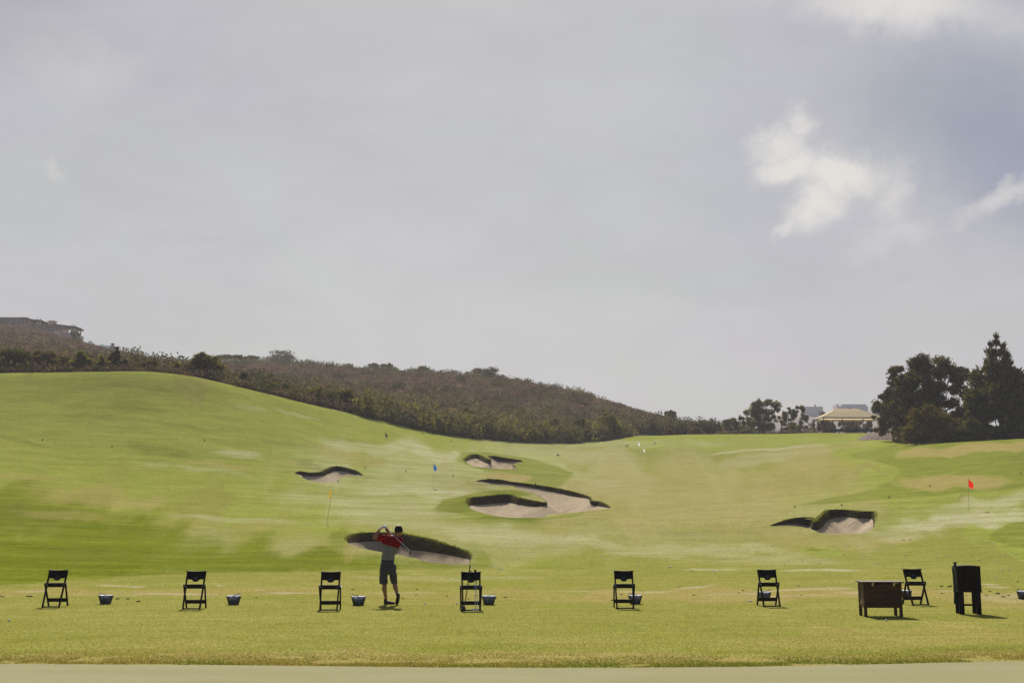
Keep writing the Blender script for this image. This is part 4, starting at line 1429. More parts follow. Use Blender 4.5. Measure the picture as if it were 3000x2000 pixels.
# ---- wire baskets of practice balls
def make_basket():
    t = empty('ball_basket')
    r0, r1, h = .115, .170, .195
    m = MB()
    for k in range(26):
        a = 2 * math.pi * k / 26
        c, s = math.cos(a), math.sin(a)
        m.tube([(r0 * c, r0 * s * .8, 0.006), (r1 * c, r1 * s * .8, h)], .0066, 5)
    for f in (.22, .42, .62, .82):
        r = r0 + (r1 - r0) * f
        m.tube([(r * math.cos(2 * math.pi * k / 24), r * .8 * math.sin(2 * math.pi * k / 24), h * f) for k in range(25)], .006, 5)
    m.build('wire_side', WIRE, t)
    m = MB()
    m.tube([(r1 * math.cos(2 * math.pi * k / 28), r1 * .8 * math.sin(2 * math.pi * k / 28), h) for k in range(29)], .007, 6)
    m.build('rim', WIRE, t)
    m = MB()
    m.tube([(r0 * math.cos(2 * math.pi * k / 24), r0 * .8 * math.sin(2 * math.pi * k / 24), .008) for k in range(25)], .006, 6)
    for k in range(-3, 4):
        w_ = math.sqrt(max(0.01, 1 - (k / 4) ** 2))
        m.tube([(-r0 * w_, k * r0 * .2, .008), (r0 * w_, k * r0 * .2, .008)], .003, 5)
    m.build('base_grid', WIRE, t)
    m = MB()
    pts = []
    for k in range(17):
        a = math.pi * k / 16
        q = Vector((-r1 * math.sin(a) * 1.15 + .02, r1 * .8 * math.cos(a), h + .012 + .055 * math.sin(a)))
        pts.append(q)
    m.tube(pts, .005, 6)
    m.build('handle', WIRE, t)
    return t


BK = [(309, 1768, 0.3, 'wire ball basket with its handle up, leftmost, right of the first stand'), (684, 1770, 3.3, 'wire ball basket right of the second bag stand'), (1050, 1772, .1, 'wire ball basket just left of the golfer'),
      (1432, 1770, 2.9, 'wire ball basket behind the stand with leaning clubs'), (1861, 1768, .2, 'wire ball basket behind the right leg of the stand right of centre'), (2240, 1757, 2.6, 'wire ball basket seen between the legs of a bag stand'),
      (2656, 1752, 1.0, 'wire ball basket half hidden by the wooden chest'), (2999, 1754, .2, 'wire ball basket cut by the right edge')]
WHERE = ['leftmost basket', 'basket right of the second stand', 'basket beside the golfer', 'basket behind the clubs', 'basket right of centre', 'basket between the stand legs', 'basket beside the chest', 'basket at the right edge']
ballme = MB().sphere((0, 0, 0), .0214, 14).mesh('golf_ball', True)
ballme.materials.append(BALLM)


def ball(x, y, z, label, group):
    o = bpy.data.objects.new('golf_ball', ballme)
    COL.objects.link(o)
    o.location = (x, y, z)
    tag(o, label, 'golf ball', group)
    return o


bp = None
hidden = []
for i, (u_, v_, yaw, lab) in enumerate(BK):
    if bp is None:
        bp = make_basket()
        o = bp
    else:
        o = copy_tree(bp)
    g = hit(u_, v_)
    o.location = g
    o.rotation_euler = (0, 0, yaw)
    tag(o, lab, 'ball basket', 'wire baskets of practice balls')
    pos = []
    zz = .032
    while zz < .205:
        f = min(1, zz / .205)
        R0 = (.112 + .056 * f) - .026
        if zz > .205:
            R0 *= .72
        for ring in (1.0, .62, .22):
            rr = R0 * ring
            cnt = max(1, int(2 * math.pi * rr * .9 / .046))
            off_ = rng.uniform(0, 6.28)
            for k in range(cnt):
                a = off_ + 2 * math.pi * k / cnt
                lx, ly = rr * math.cos(a), rr * .8 * math.sin(a)
                wx_, wy_ = lx * math.cos(yaw) - ly * math.sin(yaw), lx * math.sin(yaw) + ly * math.cos(yaw)
                score = -wy_ * 6 + (1.2 if zz > .17 else 0) + zz * 2 + (0 if ring > .9 or zz > .17 else -3)
                pos.append((score, g.x + wx_, g.y + wy_, g.z + zz + rng.uniform(-.003, .003)))
        zz += .0395
    pos.sort(reverse=True)
    nkeep = 29
    for s_, x_, y_, z_ in pos[:nkeep]:
        ball(x_, y_, z_, 'white practice ball heaped in the ' + WHERE[i], 'practice balls in the ' + WHERE[i])
    hidden += [(x_, y_, z_) for s_, x_, y_, z_ in pos[nkeep:]]
mb = MB()
for h_ in hidden:
    bmesh.ops.create_icosphere(mb.bm, subdivisions=2, radius=.0214, matrix=Matrix.Translation(h_))
tag(mb.build('practice_balls', BALLM, None, True), 'mass of practice balls deeper in the wire baskets', 'golf balls', None, 'stuff')

# ---- balls lying about
g = hit(1245, 1770)
ball(g.x, g.y, g.z + .021, 'white ball lying on the tee between the golfer and the clubs', None)
g = hit(1338, 1769)
ball(g.x, g.y, g.z + .021, 'white ball lying just left of the stand with clubs', None)
for u_ in (2193, 2200):
    g = hit(u_, 1761.5)
    ball(g.x, g.y, g.z + .021, 'one of two white balls touching, left of the sixth bag stand', 'pair of balls beside the sixth bag stand')
for u_, v_, lab in [(27, 1820, 'lone white ball on the near grass at the left edge'), (2596, 1819, 'lone white ball just in front of the wooden chest'), (2172, 1668, 'lone white ball near the pale streak above the sixth stand'), (2918, 1695, 'lone white ball right of the box on legs')]:
    g = hit(u_, v_)
    ball(g.x, g.y, g.z + .021, lab, None)
far = [(2025, 1672), (2088, 1673), (2096, 1677), (2109, 1673), (2568, 1654), (2637, 1655), (2936, 1671), (2958, 1671), (2531, 1630), (2543, 1629), (2577, 1610), (2654, 1626), (2470, 1627), (2482, 1599), (2510, 1603), (2484, 1618),
       (2910, 1593), (2789, 1577), (2945, 1628), (2977, 1620), (2350, 1641), (2310, 1642), (2220, 1640), (2297, 1652), (1702, 1664), (1960, 1662), (1963, 1661), (2424, 1606), (2563, 1577), (2746, 1632), (2778, 1632), (2868, 1641), (2924, 1641),
       (1870, 1650), (1760, 1630), (1800, 1612), (1930, 1600), (2060, 1580), (2125, 1640), (2190, 1610), (2260, 1600), (1620, 1640), (1540, 1625), (1470, 1668), (1445, 1662), (1465, 1664), (2400, 1650), (2440, 1570), (2700, 1600), (2830, 1610)]
for i, (u_, v_) in enumerate(far):
    g = hit(u_, v_)
    ball(g.x, g.y, g.z + .024, 'white practice ball scattered on the range turf beyond the tee', 'practice balls scattered beyond the tee').scale = (1.25, 1.25, 1.25)

# ---- divots: small clods of turf on the tee
DIRT = simple_mat('turf_clod', (0.05, 0.03, 0.016), 0.95, 0.4, 30.0, 0.05)
dv = [(1033, 1727, 1.6), (1222, 1726, 1.2), (1219, 1743, 1), (1182, 1752, 1.1), (1310, 1746, 1), (2758, 1717, 2.0), (2782, 1718, 2.2), (2786, 1716, 1.3), (2924, 1739, 2.4), (2900, 1731, 1.6), (2866, 1729, 1.4), (2940, 1748, 1.8), (2955, 1744, 1.3), (2985, 1752, 1.3),
      (1991, 1719, 1.2), (2176, 1729, 1.6), (2165, 1737, 1.2), (2032, 1743, 1.4), (2340, 1716, 1.2), (2347, 1743, 1.0), (2552, 1705, 1.6), (90, 1747, 2.0), (80, 1746, 1.6), (10, 1748, 1.2), (345, 1754, 1.8), (375, 1754, 1.6), (405, 1762, 2.0), (750, 1750, 1.1),
      (1452, 1753, 1.2), (1480, 1750, 1.6), (1795, 1758, 1.6), (1820, 1741, 1.2), (2981, 1704, 1.4), (3, 1747, 1.1), (1395, 1745, 1.2), (1373, 1754, 1.0), (2647, 1582, 2.2), (2667, 1581, 2.4), (2890, 1744, 1.2), (2760, 1738, 1.1), (2830, 1745, 1.0)]
cm = MB()
bmesh.ops.create_icosphere(cm.bm, subdivisions=2, radius=1)
for v in cm.bm.verts:
    v.co *= 1 + rng.uniform(-.3, .3)
    v.co.z *= .45
clodme = cm.mesh('turf_clod')
clodme.materials.append(DIRT)
for u_, v_, s_ in dv:
    o = bpy.data.objects.new('turf_clod', clodme)
    COL.objects.link(o)
    g = hit(u_, v_)
    o.location = (g.x, g.y, g.z + .008)
    o.rotation_euler = (0, 0, rng.uniform(0, 6))
    o.scale = (.030 * s_, .026 * s_, .024 * s_)
    tag(o, 'small dark clod of turf knocked loose on the tee', 'divot', 'divots scattered on the turf')

# ---- golf clubs leaning on the fourth stand
s4 = STANDS[3].matrix_basis if False else Matrix.Translation(STANDS[3].location) @ Matrix.Rotation(.07, 4, 'Z')


def club(name, p_top, p_bot, kind, label, group=None, shaft=None):
    """p_top: butt of the grip, p_bot: where the shaft enters the head (world points)"""
    t = empty(name, p_bot)
    tag(t, label, 'golf club', group)
    d = Vector(p_top) - Vector(p_bot)
    L = d.length
    n = d.normalized()
    m = MB()
    m.tube([Vector((0, 0, 0)), n * (L - .26)], [.0048, .0075], 8)
    m.build('shaft', shaft or STEEL, t)
    m = MB()
    m.tube([n * (L - .275), n * (L - .02), n * L], [.0105, .0145, .0155], 10)
    m.build('grip', RUBBER, t)
    return t, n


def wood_head(t, c, rot, sc, mat):
    m = MB()
    bmesh.ops.create_uvsphere(m.bm, u_segments=18, v_segments=12, radius=1)
    for v in m.bm.verts:
        if v.co.z < -.35:
            v.co.z = -.35 + (v.co.z + .35) * .25
        if v.co.y < -.5:
            v.co.y = -.5 - (abs(v.co.y) - .5) * .3
    bmesh.ops.transform(m.bm, matrix=Matrix.Translation(c) @ rot @ Matrix.Diagonal((.062 * sc, .055 * sc, .034 * sc, 1)), verts=m.bm.verts)
    m.build('club_head', mat, t, True)


def W(x, y, z):
    return s4 @ Vector((x, y, z))


tp = W(-.02, .40, .985)
g = W(-.165, -.10, .065)
t, n = club('driver', tp, g, 'wood', 'black driver leaning on the stand, its grip highest above the top rest', 'clubs leaning on the bag stand', CARBON)
wood_head(t, Vector((-.03, -.03, .02)), Matrix.Rotation(.4, 4, 'Z') @ Matrix.Rotation(.2, 4, 'Y'), 1.15, CARBON)
tp = W(.0, .415, .865)
g = W(-.17, -.15, .03)
t, n = club('fairway_wood', tp, g, 'wood', 'dark fairway wood whose head lies lowest beside the driver head', 'clubs leaning on the bag stand', CARBON)
wood_head(t, Vector((-.01, -.035, .0)), Matrix.Rotation(.1, 4, 'Z'), 1.15, CARBON)
for (xt, xb, zt, lab) in [(.085, .085, .885, 'silver-shafted iron leaning on the stand, its head resting on the grass'), (.11, .135, .875, 'second silver-shafted iron, its foot nearest the right leg of the stand')]:
    tp = W(xt, .375, zt)
    g = W(xb, -.06, .035)
    t, n = club('iron', tp, g, 'iron', lab, 'clubs leaning on the bag stand')
    m = MB()
    m.prism([(-.012, .02), (.012, .02), (.012, -.012), (-.055, -.022), (-.072, .0), (-.068, .02), (-.03, .012)], -.008, .006, Matrix.Rotation(-.5, 4, 'X'))
    m.build('club_head', STEEL, t)

# ---- wooden drinks chest
g = hit(2594, 1806.5)
CW, CD, CH = .80, .46, .70
t = empty('wooden_chest', (g.x - .03, g.y, g.z), -.03)
tag(t, 'dark wooden drinks chest on four legs with a brass tap on its side', 'cooler chest')
for sx in (-1, 1):
    for sy, yy_ in ((0, 0.03), (1, CD - .03)):
        MB().box((sx * (CW / 2 - .035), yy_, .345), (.06, .06, .69), bevel=.004).build('leg', WOOD, t)
m = MB()
nb_ = 5
bz0, bz1 = .185, .675
for k in range(nb_):
    z0 = bz0 + (bz1 - bz0) * k / nb_
    hgt = (bz1 - bz0) / nb_ - .004
    m.box((0, .026, z0 + hgt / 2), (CW - .13, .022, hgt), bevel=.002)
m.build('front_panel', WOOD, t)
m = MB()
for k in range(nb_):
    z0 = bz0 + (bz1 - bz0) * k / nb_
    hgt = (bz1 - bz0) / nb_ - .004
    m.box((0, CD - .026, z0 + hgt / 2), (CW - .13, .022, hgt), bevel=.002)
m.build('back_panel', WOOD, t)
for s in (-1, 1):
    m = MB()
    m.box((s * (CW / 2 - .028), CD / 2, (bz0 + bz1) / 2), (.022, CD - .12, bz1 - bz0), bevel=.002)
    m.build('side_panel', WOOD, t)
MB().box((0, CD / 2, bz0 + .01), (CW - .08, CD - .08, .02)).build('floor_board', WOOD, t)
lid = MB().box((0, CD / 2 - .01, .708), (CW + .07, CD + .08, .028), bevel=.005).build('lid', WOOD, t)
for hx in (-.20, .24):
    m = MB()
    m.box((hx, .012, .662), (.036, .006, .062), bevel=.001)
    m.box((hx, -.052, .698), (.036, .004, .016))
    m.tube([(hx - .02, .010, .692), (hx + .02, .010, .692)], .006, 8)
    m.build('hinge', BRASS, t)
m = MB()
xx = -(CW / 2 - .028) - .012
m.tube([(xx, .14, .285), (xx - .05, .14, .285), (xx - .062, .14, .262)], [.010, .010, .008], 8)
m.tube([(xx - .03, .14, .285), (xx - .03, .14, .32)], .005, 6)
m.tube([(xx - .03, .115, .32), (xx - .03, .165, .32)], .006, 6)
m.lathe([(.016, 0), (.016, .006)], 12, (xx, .14, .285))
m.build('tap', BRASS, t)

# ---- rubbish box on legs with towel and ball washer
g = hit(2845, 1799)
t = empty('tee_box_bin', (g.x, g.y, g.z), -.10)
tag(t, 'tall black box on four legs with a curved rim, at the right of the tee', 'bin')
BW, BD = .47, .36
for sx in (-1, 1):
    for yy_ in (.03, BD - .03):
        MB().box((sx * .175, yy_, .26), (.105, .035, .52), bevel=.004).build('leg', BLACK, t)
MB().box((0, .03, .20), (.25, .03, .04), bevel=.003).build('cross_bar', BLACK, t)
m = MB()
for k in range(6):
    x = -BW / 2 + BW * (k + .5) / 6
    m.box((x, -.004, .735), (BW / 6 - .004, .022, .53), bevel=.003)
    m.box((x, BD + .004, .735), (BW / 6 - .004, .022, .53), bevel=.003)
m.box((-BW / 2, BD / 2, .735), (.022, BD, .53))
m.box((BW / 2, BD / 2, .735), (.022, BD, .53))
m.build('box_panel', BLACK, t)
m = MB()
arc = [(-BW / 2 - .012, 0)] + [(-BW / 2 - .012 + (BW + .024) * k / 12, .012 + .014 * math.sin(math.pi * k / 12)) for k in range(13)] + [(BW / 2 + .012, 0)]
m.prism(arc, -.03, BD + .03, Matrix.Translation((0, 0, 1.002)))
m.build('lid', BLACK, t)
MB().box((0, BD / 2, .475), (BW + .045, BD + .04, .02), bevel=.004).build('bottom_rim', BLACK, t)
m = MB()
m.tube([(-BW / 2 - .012, BD * .3, 1.0), (-BW / 2 - .012, BD * .3, 1.075)], [.028, .026], 14)
m.lathe([(.045, 0), (.05, .008), (.05, .018), (.04, .022)], 18, (-BW / 2 - .012, BD * .3, 1.075))
m.build('washer_knob', BLACK, t)
# towel hangs from the box: its own thing
tw = bmesh.new()
cols_ = 9
rows_ = 18
vs = []
x0 = -BW / 2 - .055
for i in range(cols_):
    col = []
    for j in range(rows_):
        f = j / (rows_ - 1)
        wv = .012 * math.sin(i * 1.5 + f * 2) * (.3 + f)
        col.append(tw.verts.new((x0 + wv - .012 + .02 * math.sin(f * 3), .03 + (.16 - .02 * f) * i / (cols_ - 1), .985 - .77 * f - .01 * math.cos(i * 2.1) * f)))
    vs.append(col)
for i in range(cols_ - 1):
    for j in range(rows_ - 1):
        tw.faces.new((vs[i][j], vs[i + 1][j], vs[i + 1][j + 1], vs[i][j + 1]))
bmesh.ops.solidify(tw, geom=tw.faces, thickness=.055)
mt = bpy.data.meshes.new('hanging_towel')
bmesh.ops.recalc_face_normals(tw, faces=tw.faces)
tw.to_mesh(mt)
tw.free()
mt.shade_smooth()
to = link('hanging_towel', mt, GREENC)
to.location = t.location
to.rotation_euler = t.rotation_euler
tag(to, 'dark green towel hanging down the left side of the box on legs', 'towel')

# ---- flags
POLE = simple_mat('flag_pole', (0.75, 0.72, 0.62), 0.5, 0.1, 4.0, 0.3)
POLEY = simple_mat('flag_pole_tan', (0.30, 0.25, 0.12), 0.5, 0.1, 4.0, 0.3)


def cloth(name, col, tr=.35):
    m, b, bs = newmat(name)
    bs.inputs['Base Color'].default_value = (*col, 1)
    bs.inputs['Roughness'].default_value = .8
    t_ = b.n('ShaderNodeBsdfTranslucent')
    t_.inputs['Color'].default_value = (*[min(1, c * 1.3) for c in col], 1)
    mx = b.n('ShaderNodeMixShader')
    mx.inputs[0].default_value = tr
    b.L.new(bs.outputs[0], mx.inputs[1])
    b.L.new(t_.outputs[0], mx.inputs[2])
    b.L.new(mx.outputs[0], b.N['Material Output'].inputs['Surface'])
    return m


FLAGS = [(2838, 1494, 2843, 1402, (12, 4, 22), 28, (0.75, 0.035, 0.02), 'red', 'red flag on a thin stick at the right of the range'),
         (957, 1532, 971, 1437, (-6, 0, -4), 26, (0.60, 0.46, 0.09), 'yellow', 'drooping yellow flag on a tilted stick, nearest on the left slope'),
         (1268, 1426, 1270, 1356, (7, 3, 18), 22, (0.015, 0.16, 0.50), 'blue', 'blue flag on a thin stick above the middle of the range'),
         (1129, 1285, 1129, 1264, (5, 2, 16), 15, (0.012, 0.018, 0.016), 'black', 'black flag standing alone on the upper slope'),
         (1869, 1328, 1870, 1290, (4, 2, 14), 14, (0.80, 0.80, 0.80), 'white', 'taller white flag on the far fairway'),
         (1884, 1336, 1885, 1311, (4, 2, 12), 12, (0.80, 0.80, 0.80), 'white', 'shorter white flag just right of the taller one'),
         (2021, 1271, 2021, 1256, (3, 1, 8), 8, (0.65, 0.05, 0.03), 'red', 'tiny red flag against the thicket at the far edge')]
for (ub, vb, ut, vt, dr, hh_, colr, cn, lab) in FLAGS:
    g = hit(ub, vb)
    s = g.y / F
    t = empty('golf_flag', g)
    tag(t, lab, 'flag', 'target flags on the range')
    H_ = (vb - vt) * s
    topv = Vector(((ut - ub) * s, 0, H_))
    m = MB()
    r = max(.012, g.y * .00012)
    m.tube([(0, 0, -.05), topv], [r, r * .8], 8)
    m.build('flag_stick', POLEY if cn in ('red', 'yellow') else POLE, t)
    m = MB()
    m.sphere(topv, r * 1.8, 8)
    m.build('finial', BLACK, t)
    bm = bmesh.new()
    ww, hh = abs(dr[0]) * s + .05, hh_ * s
    sg = 1 if dr[0] > 0 else -1
    n_ = 8
    grid = []
    for i in range(n_ + 1):
        f = i / n_
        for_col = []
        for j in range(6):
            q = j / 5
            # hanging cloth: hoist edge on the stick, fly edge falls down and narrows
            x = sg * ww * f * (1.0)
            z0_ = H_ - .03 - f * dr[2] * s * .72
            z1_ = H_ - .03 - hh * .80 - f * (dr[2] * s) * .38
            z_ = z0_ + (z1_ - z0_) * q
            y_ = .05 * math.sin(f * 7 + q * 2) * f
            px_ = topv.x * (z_ / H_)
            for_col.append(bm.verts.new((px_ + x + sg * .02 * math.sin(q * 5) * f, y_, z_)))
        grid.append(for_col)
    for i in range(n_):
        for j in range(5):
            bm.faces.new((grid[i][j], grid[i + 1][j], grid[i + 1][j + 1], grid[i][j + 1]))
    bmesh.ops.solidify(bm, geom=bm.faces, thickness=.006)
    mf_ = bpy.data.meshes.new('flag_cloth')
    bm.to_mesh(mf_)
    bm.free()
    kid('flag_cloth', mf_, cloth('cloth_' + cn, colr), t)

# ---- short black marker posts and crows
posts = [(124, 1291), (328, 1311), (599, 1292), (1322, 1294), (1070, 1371), (1189, 1382), (1328, 1396), (2329, 1486), (2466, 1482), (2605, 1459), (2725, 1426), (2991, 1389), (1569, 1419), (1239, 1272)]
pm = None
for u_, v_ in posts:
    g = hit(u_, v_)
    if pm is None:
        t = empty('marker_post')
        m = MB()
        m.lathe([(.05, -.05), (.045, .16)], 10)
        m.build('post', BLACK, t)
        m = MB()
        m.lathe([(.07, .155), (.075, .2), (.06, .24), (.02, .26)], 12)
        m.build('cap', BLACK, t)
        pm = t
    else:
        t = copy_tree(pm)
    t.location = g
    sc_ = .35 + g.y / 290
    t.scale = (sc_, sc_, sc_)
    tag(t, 'short black marker post standing in the range turf', 'marker post', 'black marker posts dotted over the range')


def crow(u, v, face, lab):
    g = hit(u, v)
    m = MB()
    # body, head, tail, beak and legs as one bird
    prof = [((-.30, 0, .20), .012), ((-.18, 0, .21), .035), ((-.06, 0, .22), .075), ((.06, 0, .25), .085), ((.14, 0, .30), .06), ((.19, 0, .345), .042), ((.235, 0, .355), .040), ((.27, 0, .35), .016), ((.32, 0, .34), .004)]
    m.tube([p for p, _ in prof], [r for _, r in prof], 10)
    for s in (-1, 1):
        m.tube([(.03, s * .03, .18), (.02, s * .035, .08), (.04, s * .035, 0)], [.014, .009, .007], 6)
        m.tube([(.04, s * .035, .004), (.09, s * .04, .004)], .006, 5)
        m.tube([(.08, s * .07, .27), (-.10, s * .075, .235), (-.24, s * .04, .21)], [.03, .028, .006], 6)
    o = m.build('crow', CARBON, None, True)
    o.location = g
    o.rotation_euler = (0, 0, face)
    o.scale = (1.25, 1.25, 1.25)
    tag(o, lab, 'bird', 'crows on the far fairway')


crow(1634, 1338, 2.6, 'black crow on the fairway left of the white flags')
crow(1837, 1310, -.4, 'black crow just left of the taller white flag')
crow(1919, 1300, .3, 'black crow on the green rise right of the white flags')
crow(1498, 1298, 3.0, 'black crow near the shadow of the thicket')

# ---- open shelter with a pale canopy
CANVAS = cloth('canopy_canvas', (0.90, 0.76, 0.55), .35)
POSTM = simple_mat('dark_metal', (0.05, 0.045, 0.04), .6, .2, 3)
AWN = simple_mat('valance', (0.30, 0.27, 0.22), .8, .2, 3)
DSH = 246.0
g = at(2484, DSH)
s = DSH / F
gz = EYE + float(ray(2484, 1262)[1]) * DSH
t = empty('open_shelter', (g.x + 1.2, g.y, gz), R(3))
tag(t, 'open-sided shelter with a pale hipped canvas roof on dark posts', 'shelter')
Wd, Dp = 186 * s, 6.5
ev = 41 * s
rg = 70 * s
x0, x1 = -Wd / 2, Wd / 2
bm = bmesh.new()
c_ = [bm.verts.new(p) for p in ((x0, 0, ev), (x1, 0, ev), (x1, Dp, ev), (x0, Dp, ev), (x0 + Wd * .32, Dp / 2, rg), (x1 - Wd * .34, Dp / 2, rg))]
for f in ((0, 1, 5, 4), (1, 2, 5), (2, 3, 4, 5), (3, 0, 4)):
    bm.faces.new([c_[k] for k in f])
bmesh.ops.solidify(bm, geom=bm.faces, thickness=.03)
mr = bpy.data.meshes.new('canopy_roof')
bmesh.ops.recalc_face_normals(bm, faces=bm.faces)
bm.to_mesh(mr)
bm.free()
kid('canopy_roof', mr, CANVAS, t)
m = MB()
for (a, b_) in (((x0, 0), (x1, 0)), ((x1, 0), (x1, Dp)), ((x1, Dp), (x0, Dp)), ((x0, Dp), (x0, 0))):
    m.bar((a[0], a[1], ev - .16), (b_[0], b_[1], ev - .16), .3, .03, side=Vector((0, 0, 1)))
m.build('valance', AWN, t)
m = MB()
for k in range(14):
    x = x0 + Wd * (k + .5) / 14
    m.bar((x, .1, ev - .12), (x, Dp - .1, ev - .12), .06, .06)
m.build('roof_frame', POSTM, t)
for fx, yv in ((.03, 0.1), (.33, .1), (.66, .1), (.97, .1), (.03, Dp - .1), (.33, Dp - .1), (.66, Dp - .1), (.97, Dp - .1)):
    MB().box((x0 + Wd * fx, yv, (ev - .05) / 2 - .3), (.14, .14, ev + .5)).build('post', POSTM, t)
m = MB()
m.box((.4, -.3, .12), (Wd * .93, .4, .5), bevel=.05)
m.build('base_kerb', simple_mat('low_hedge', (0.03, 0.03, 0.018), .95, .5, 3), t)

# table and bench under it
for k, (xx_, lab) in enumerate([(-.2 * Wd, 'dark low table under the left half of the shelter'), (.25 * Wd, 'dark low table under the right half of the shelter')]):
    tt_ = empty('low_table', t.matrix_basis @ Vector((xx_, 3, .25)) if False else (g.x + xx_, g.y + 3, gz + .3))
    tag(tt_, lab, 'table', 'tables under the shelter')
    MB().box((0, 0, .72), (2.2, .9, .07), bevel=.01).build('table_top', POSTM, tt_)
    for sx in (-1, 1):
        MB().box((sx * .9, 0, .2), (.1, .7, 1.0)).build('leg', POSTM, tt_)

# ---- thin white A-frame on the far edge
g = hit(1915, 1273)
t = empty('white_frame', g)
tag(t, 'thin white A-shaped frame standing on the far turf edge', 'frame')
for sx in (-1, 1):
    m = MB()
    m.tube([(sx * .42, 0, -.1), (sx * .02, 0, 1.15)], .03, 6)
    m.build('frame_leg', POLE, t)
MB().tube([(-1.9, .3, .12), (-.3, .3, .12)], .02, 6).build('ground_rope', POLE, t)

# ---- terrace houses on the left ridge
STUC = simple_mat('stucco', (0.58, 0.48, 0.40), .9, .15, .6)
STUD = simple_mat('stucco_brown', (0.36, 0.27, 0.21), .9, .2, .6)
BEAM = simple_mat('weathered_beam', (0.11, 0.085, 0.07), .85, .3, 1.5)
DARKW = simple_mat('window_dark', (0.03, 0.03, 0.035), .2, .2, 1)
WHT = simple_mat('white_rail', (0.6, 0.58, 0.55), .7, .1, 1)


def house(name, D, lab, u0, u1, vbase, wall_v, posts, beamv, chimney=None, wins=()):
    s = D / F
    zc = lambda v: EYE + float(ray((u0 + u1) / 2, v)[1]) * D
    xu = lambda u: (u - 1500) / F * D * .992
    t = empty(name, (xu((u0 + u1) / 2), D, zc(vbase)))
    tag(t, lab, 'house', 'terrace houses on the ridge')
    ox, oz = t.location.x, t.location.z
    (wu0, wu1, wv0, wv1) = wall_v
    m = MB()
    m.box(((xu(wu0) + xu(wu1)) / 2 - ox, 5, (zc(wv0) + zc(wv1)) / 2 - oz), (xu(wu1) - xu(wu0), 9.8, zc(wv0) - zc(wv1)))
    m.build('wall', STUD, t)
    # lower terrace wall
    m = MB()
    m.box(((xu(u0) + xu(u1)) / 2 - ox, 4.4, (zc(posts[1]) + zc(vbase)) / 2 - oz - .6), (xu(u1) - xu(u0), 9.0, zc(posts[1]) - zc(vbase) + 1.2))
    m.build('terrace', STUC, t)
    # pergola: posts, long beams, rafters
    for pu in posts[0]:
        MB().box((xu(pu) - ox, .3, (zc(posts[1]) + zc(beamv[2])) / 2 - oz), (.42, .42, zc(beamv[2]) - zc(posts[1]) + .3)).build('pergola_post', STUC, t)
        MB().box((xu(pu) - ox, 6.3, (zc(posts[1]) + zc(beamv[2])) / 2 - oz), (.42, .42, zc(beamv[2]) - zc(posts[1]) + .3)).build('pergola_post', STUC, t)
    m = MB()
    for y_ in (.3, 6.3):
        m.bar((xu(beamv[0]) - ox, y_, zc(beamv[2]) - oz), (xu(beamv[1]) - ox, y_, zc(beamv[3]) - oz), .35, .3, side=Vector((0, 0, 1)))
    m.build('pergola_beam', BEAM, t)
    m = MB()
    for k in range(11):
        f = k / 10
        x = xu(beamv[0]) + (xu(beamv[1]) - xu(beamv[0])) * f - ox
        z = zc(beamv[2]) + (zc(beamv[3]) - zc(beamv[2])) * f - oz + .35
        m.box((x, 3.3, z), (.5, 7.6, .32))
    m.build('pergola_rafters', BEAM, t)
    for (a, b_, c, d) in wins:
        MB().box(((xu(a) + xu(b_)) / 2 - ox, .06, (zc(c) + zc(d)) / 2 - oz), (xu(b_) - xu(a), .1, zc(c) - zc(d))).build('window', DARKW, t)
    if chimney:
        (a, b_, c, d) = chimney
        m = MB()
        m.box(((xu(a) + xu(b_)) / 2 - ox, 3.5, (zc(c) + zc(d)) / 2 - oz), (xu(b_) - xu(a), 2.2, zc(c) - zc(d)))
        m.box(((xu(a) + xu(b_)) / 2 - ox, 3.5, zc(c) - oz + .1), (xu(b_) - xu(a) + .5, 2.7, .3))
        m.build('chimney', STUC, t)
    return t


DH = 425
house('terrace_house', DH, 'stucco terrace house with a pergola at the left edge of the ridge', -40, 52, 972, (-60, 46, 929, 972), ([31, 40, 56, 79, 87], 950), (30, 93, 935, 943), None, [(33, 38, 938, 948), (0, 10, 944, 956)])
house('terrace_house', DH - 10, 'stucco terrace house with a chimney and pergola, right of the first', 60, 192, 994, (52, 138, 950, 975), ([136, 144, 152, 182, 190], 975), (130, 196, 953, 961), (104, 121, 938, 952), [(137, 142, 957, 966), (146, 150, 957, 966)])
# stair rail and retaining wall below the second house
DQ = 405
s = DQ / F
xq = lambda u: (u - 1500) / F * DQ * .992
zq = lambda v: EYE + float(ray(140, v)[1]) * DQ
m = MB()
m.bar((xq(129), DQ, zq(970)), (xq(157), DQ, zq(987)), .35, .25, side=Vector((0, 0, 1)))
tag(m.build('stair_rail', WHT), 'white sloping stair rail below the terrace houses', 'railing')
m = MB()
m.box(((xq(75) + xq(132)) / 2, DQ + 3, zq(976) - 1.5), (xq(132) - xq(75), .5, 4.0))
for k in range(7):
    m.box((xq(75) + (xq(132) - xq(75)) * k / 6, DQ + 2.7, zq(976) - 1.3), (.3, .3, 4.6))
tag(m.build('retaining_wall', STUC), 'pale retaining wall on the slope between the two houses', 'wall')
# stone piers with a clipped tree, glass screen, iron fence
DF = 352
xq = lambda u: (u - 1500) / F * DF * .995
zq = lambda v: EYE + float(ray(330, v)[1]) * DF


def gzf(u):
    return float(ground_z(xq(u), DF))


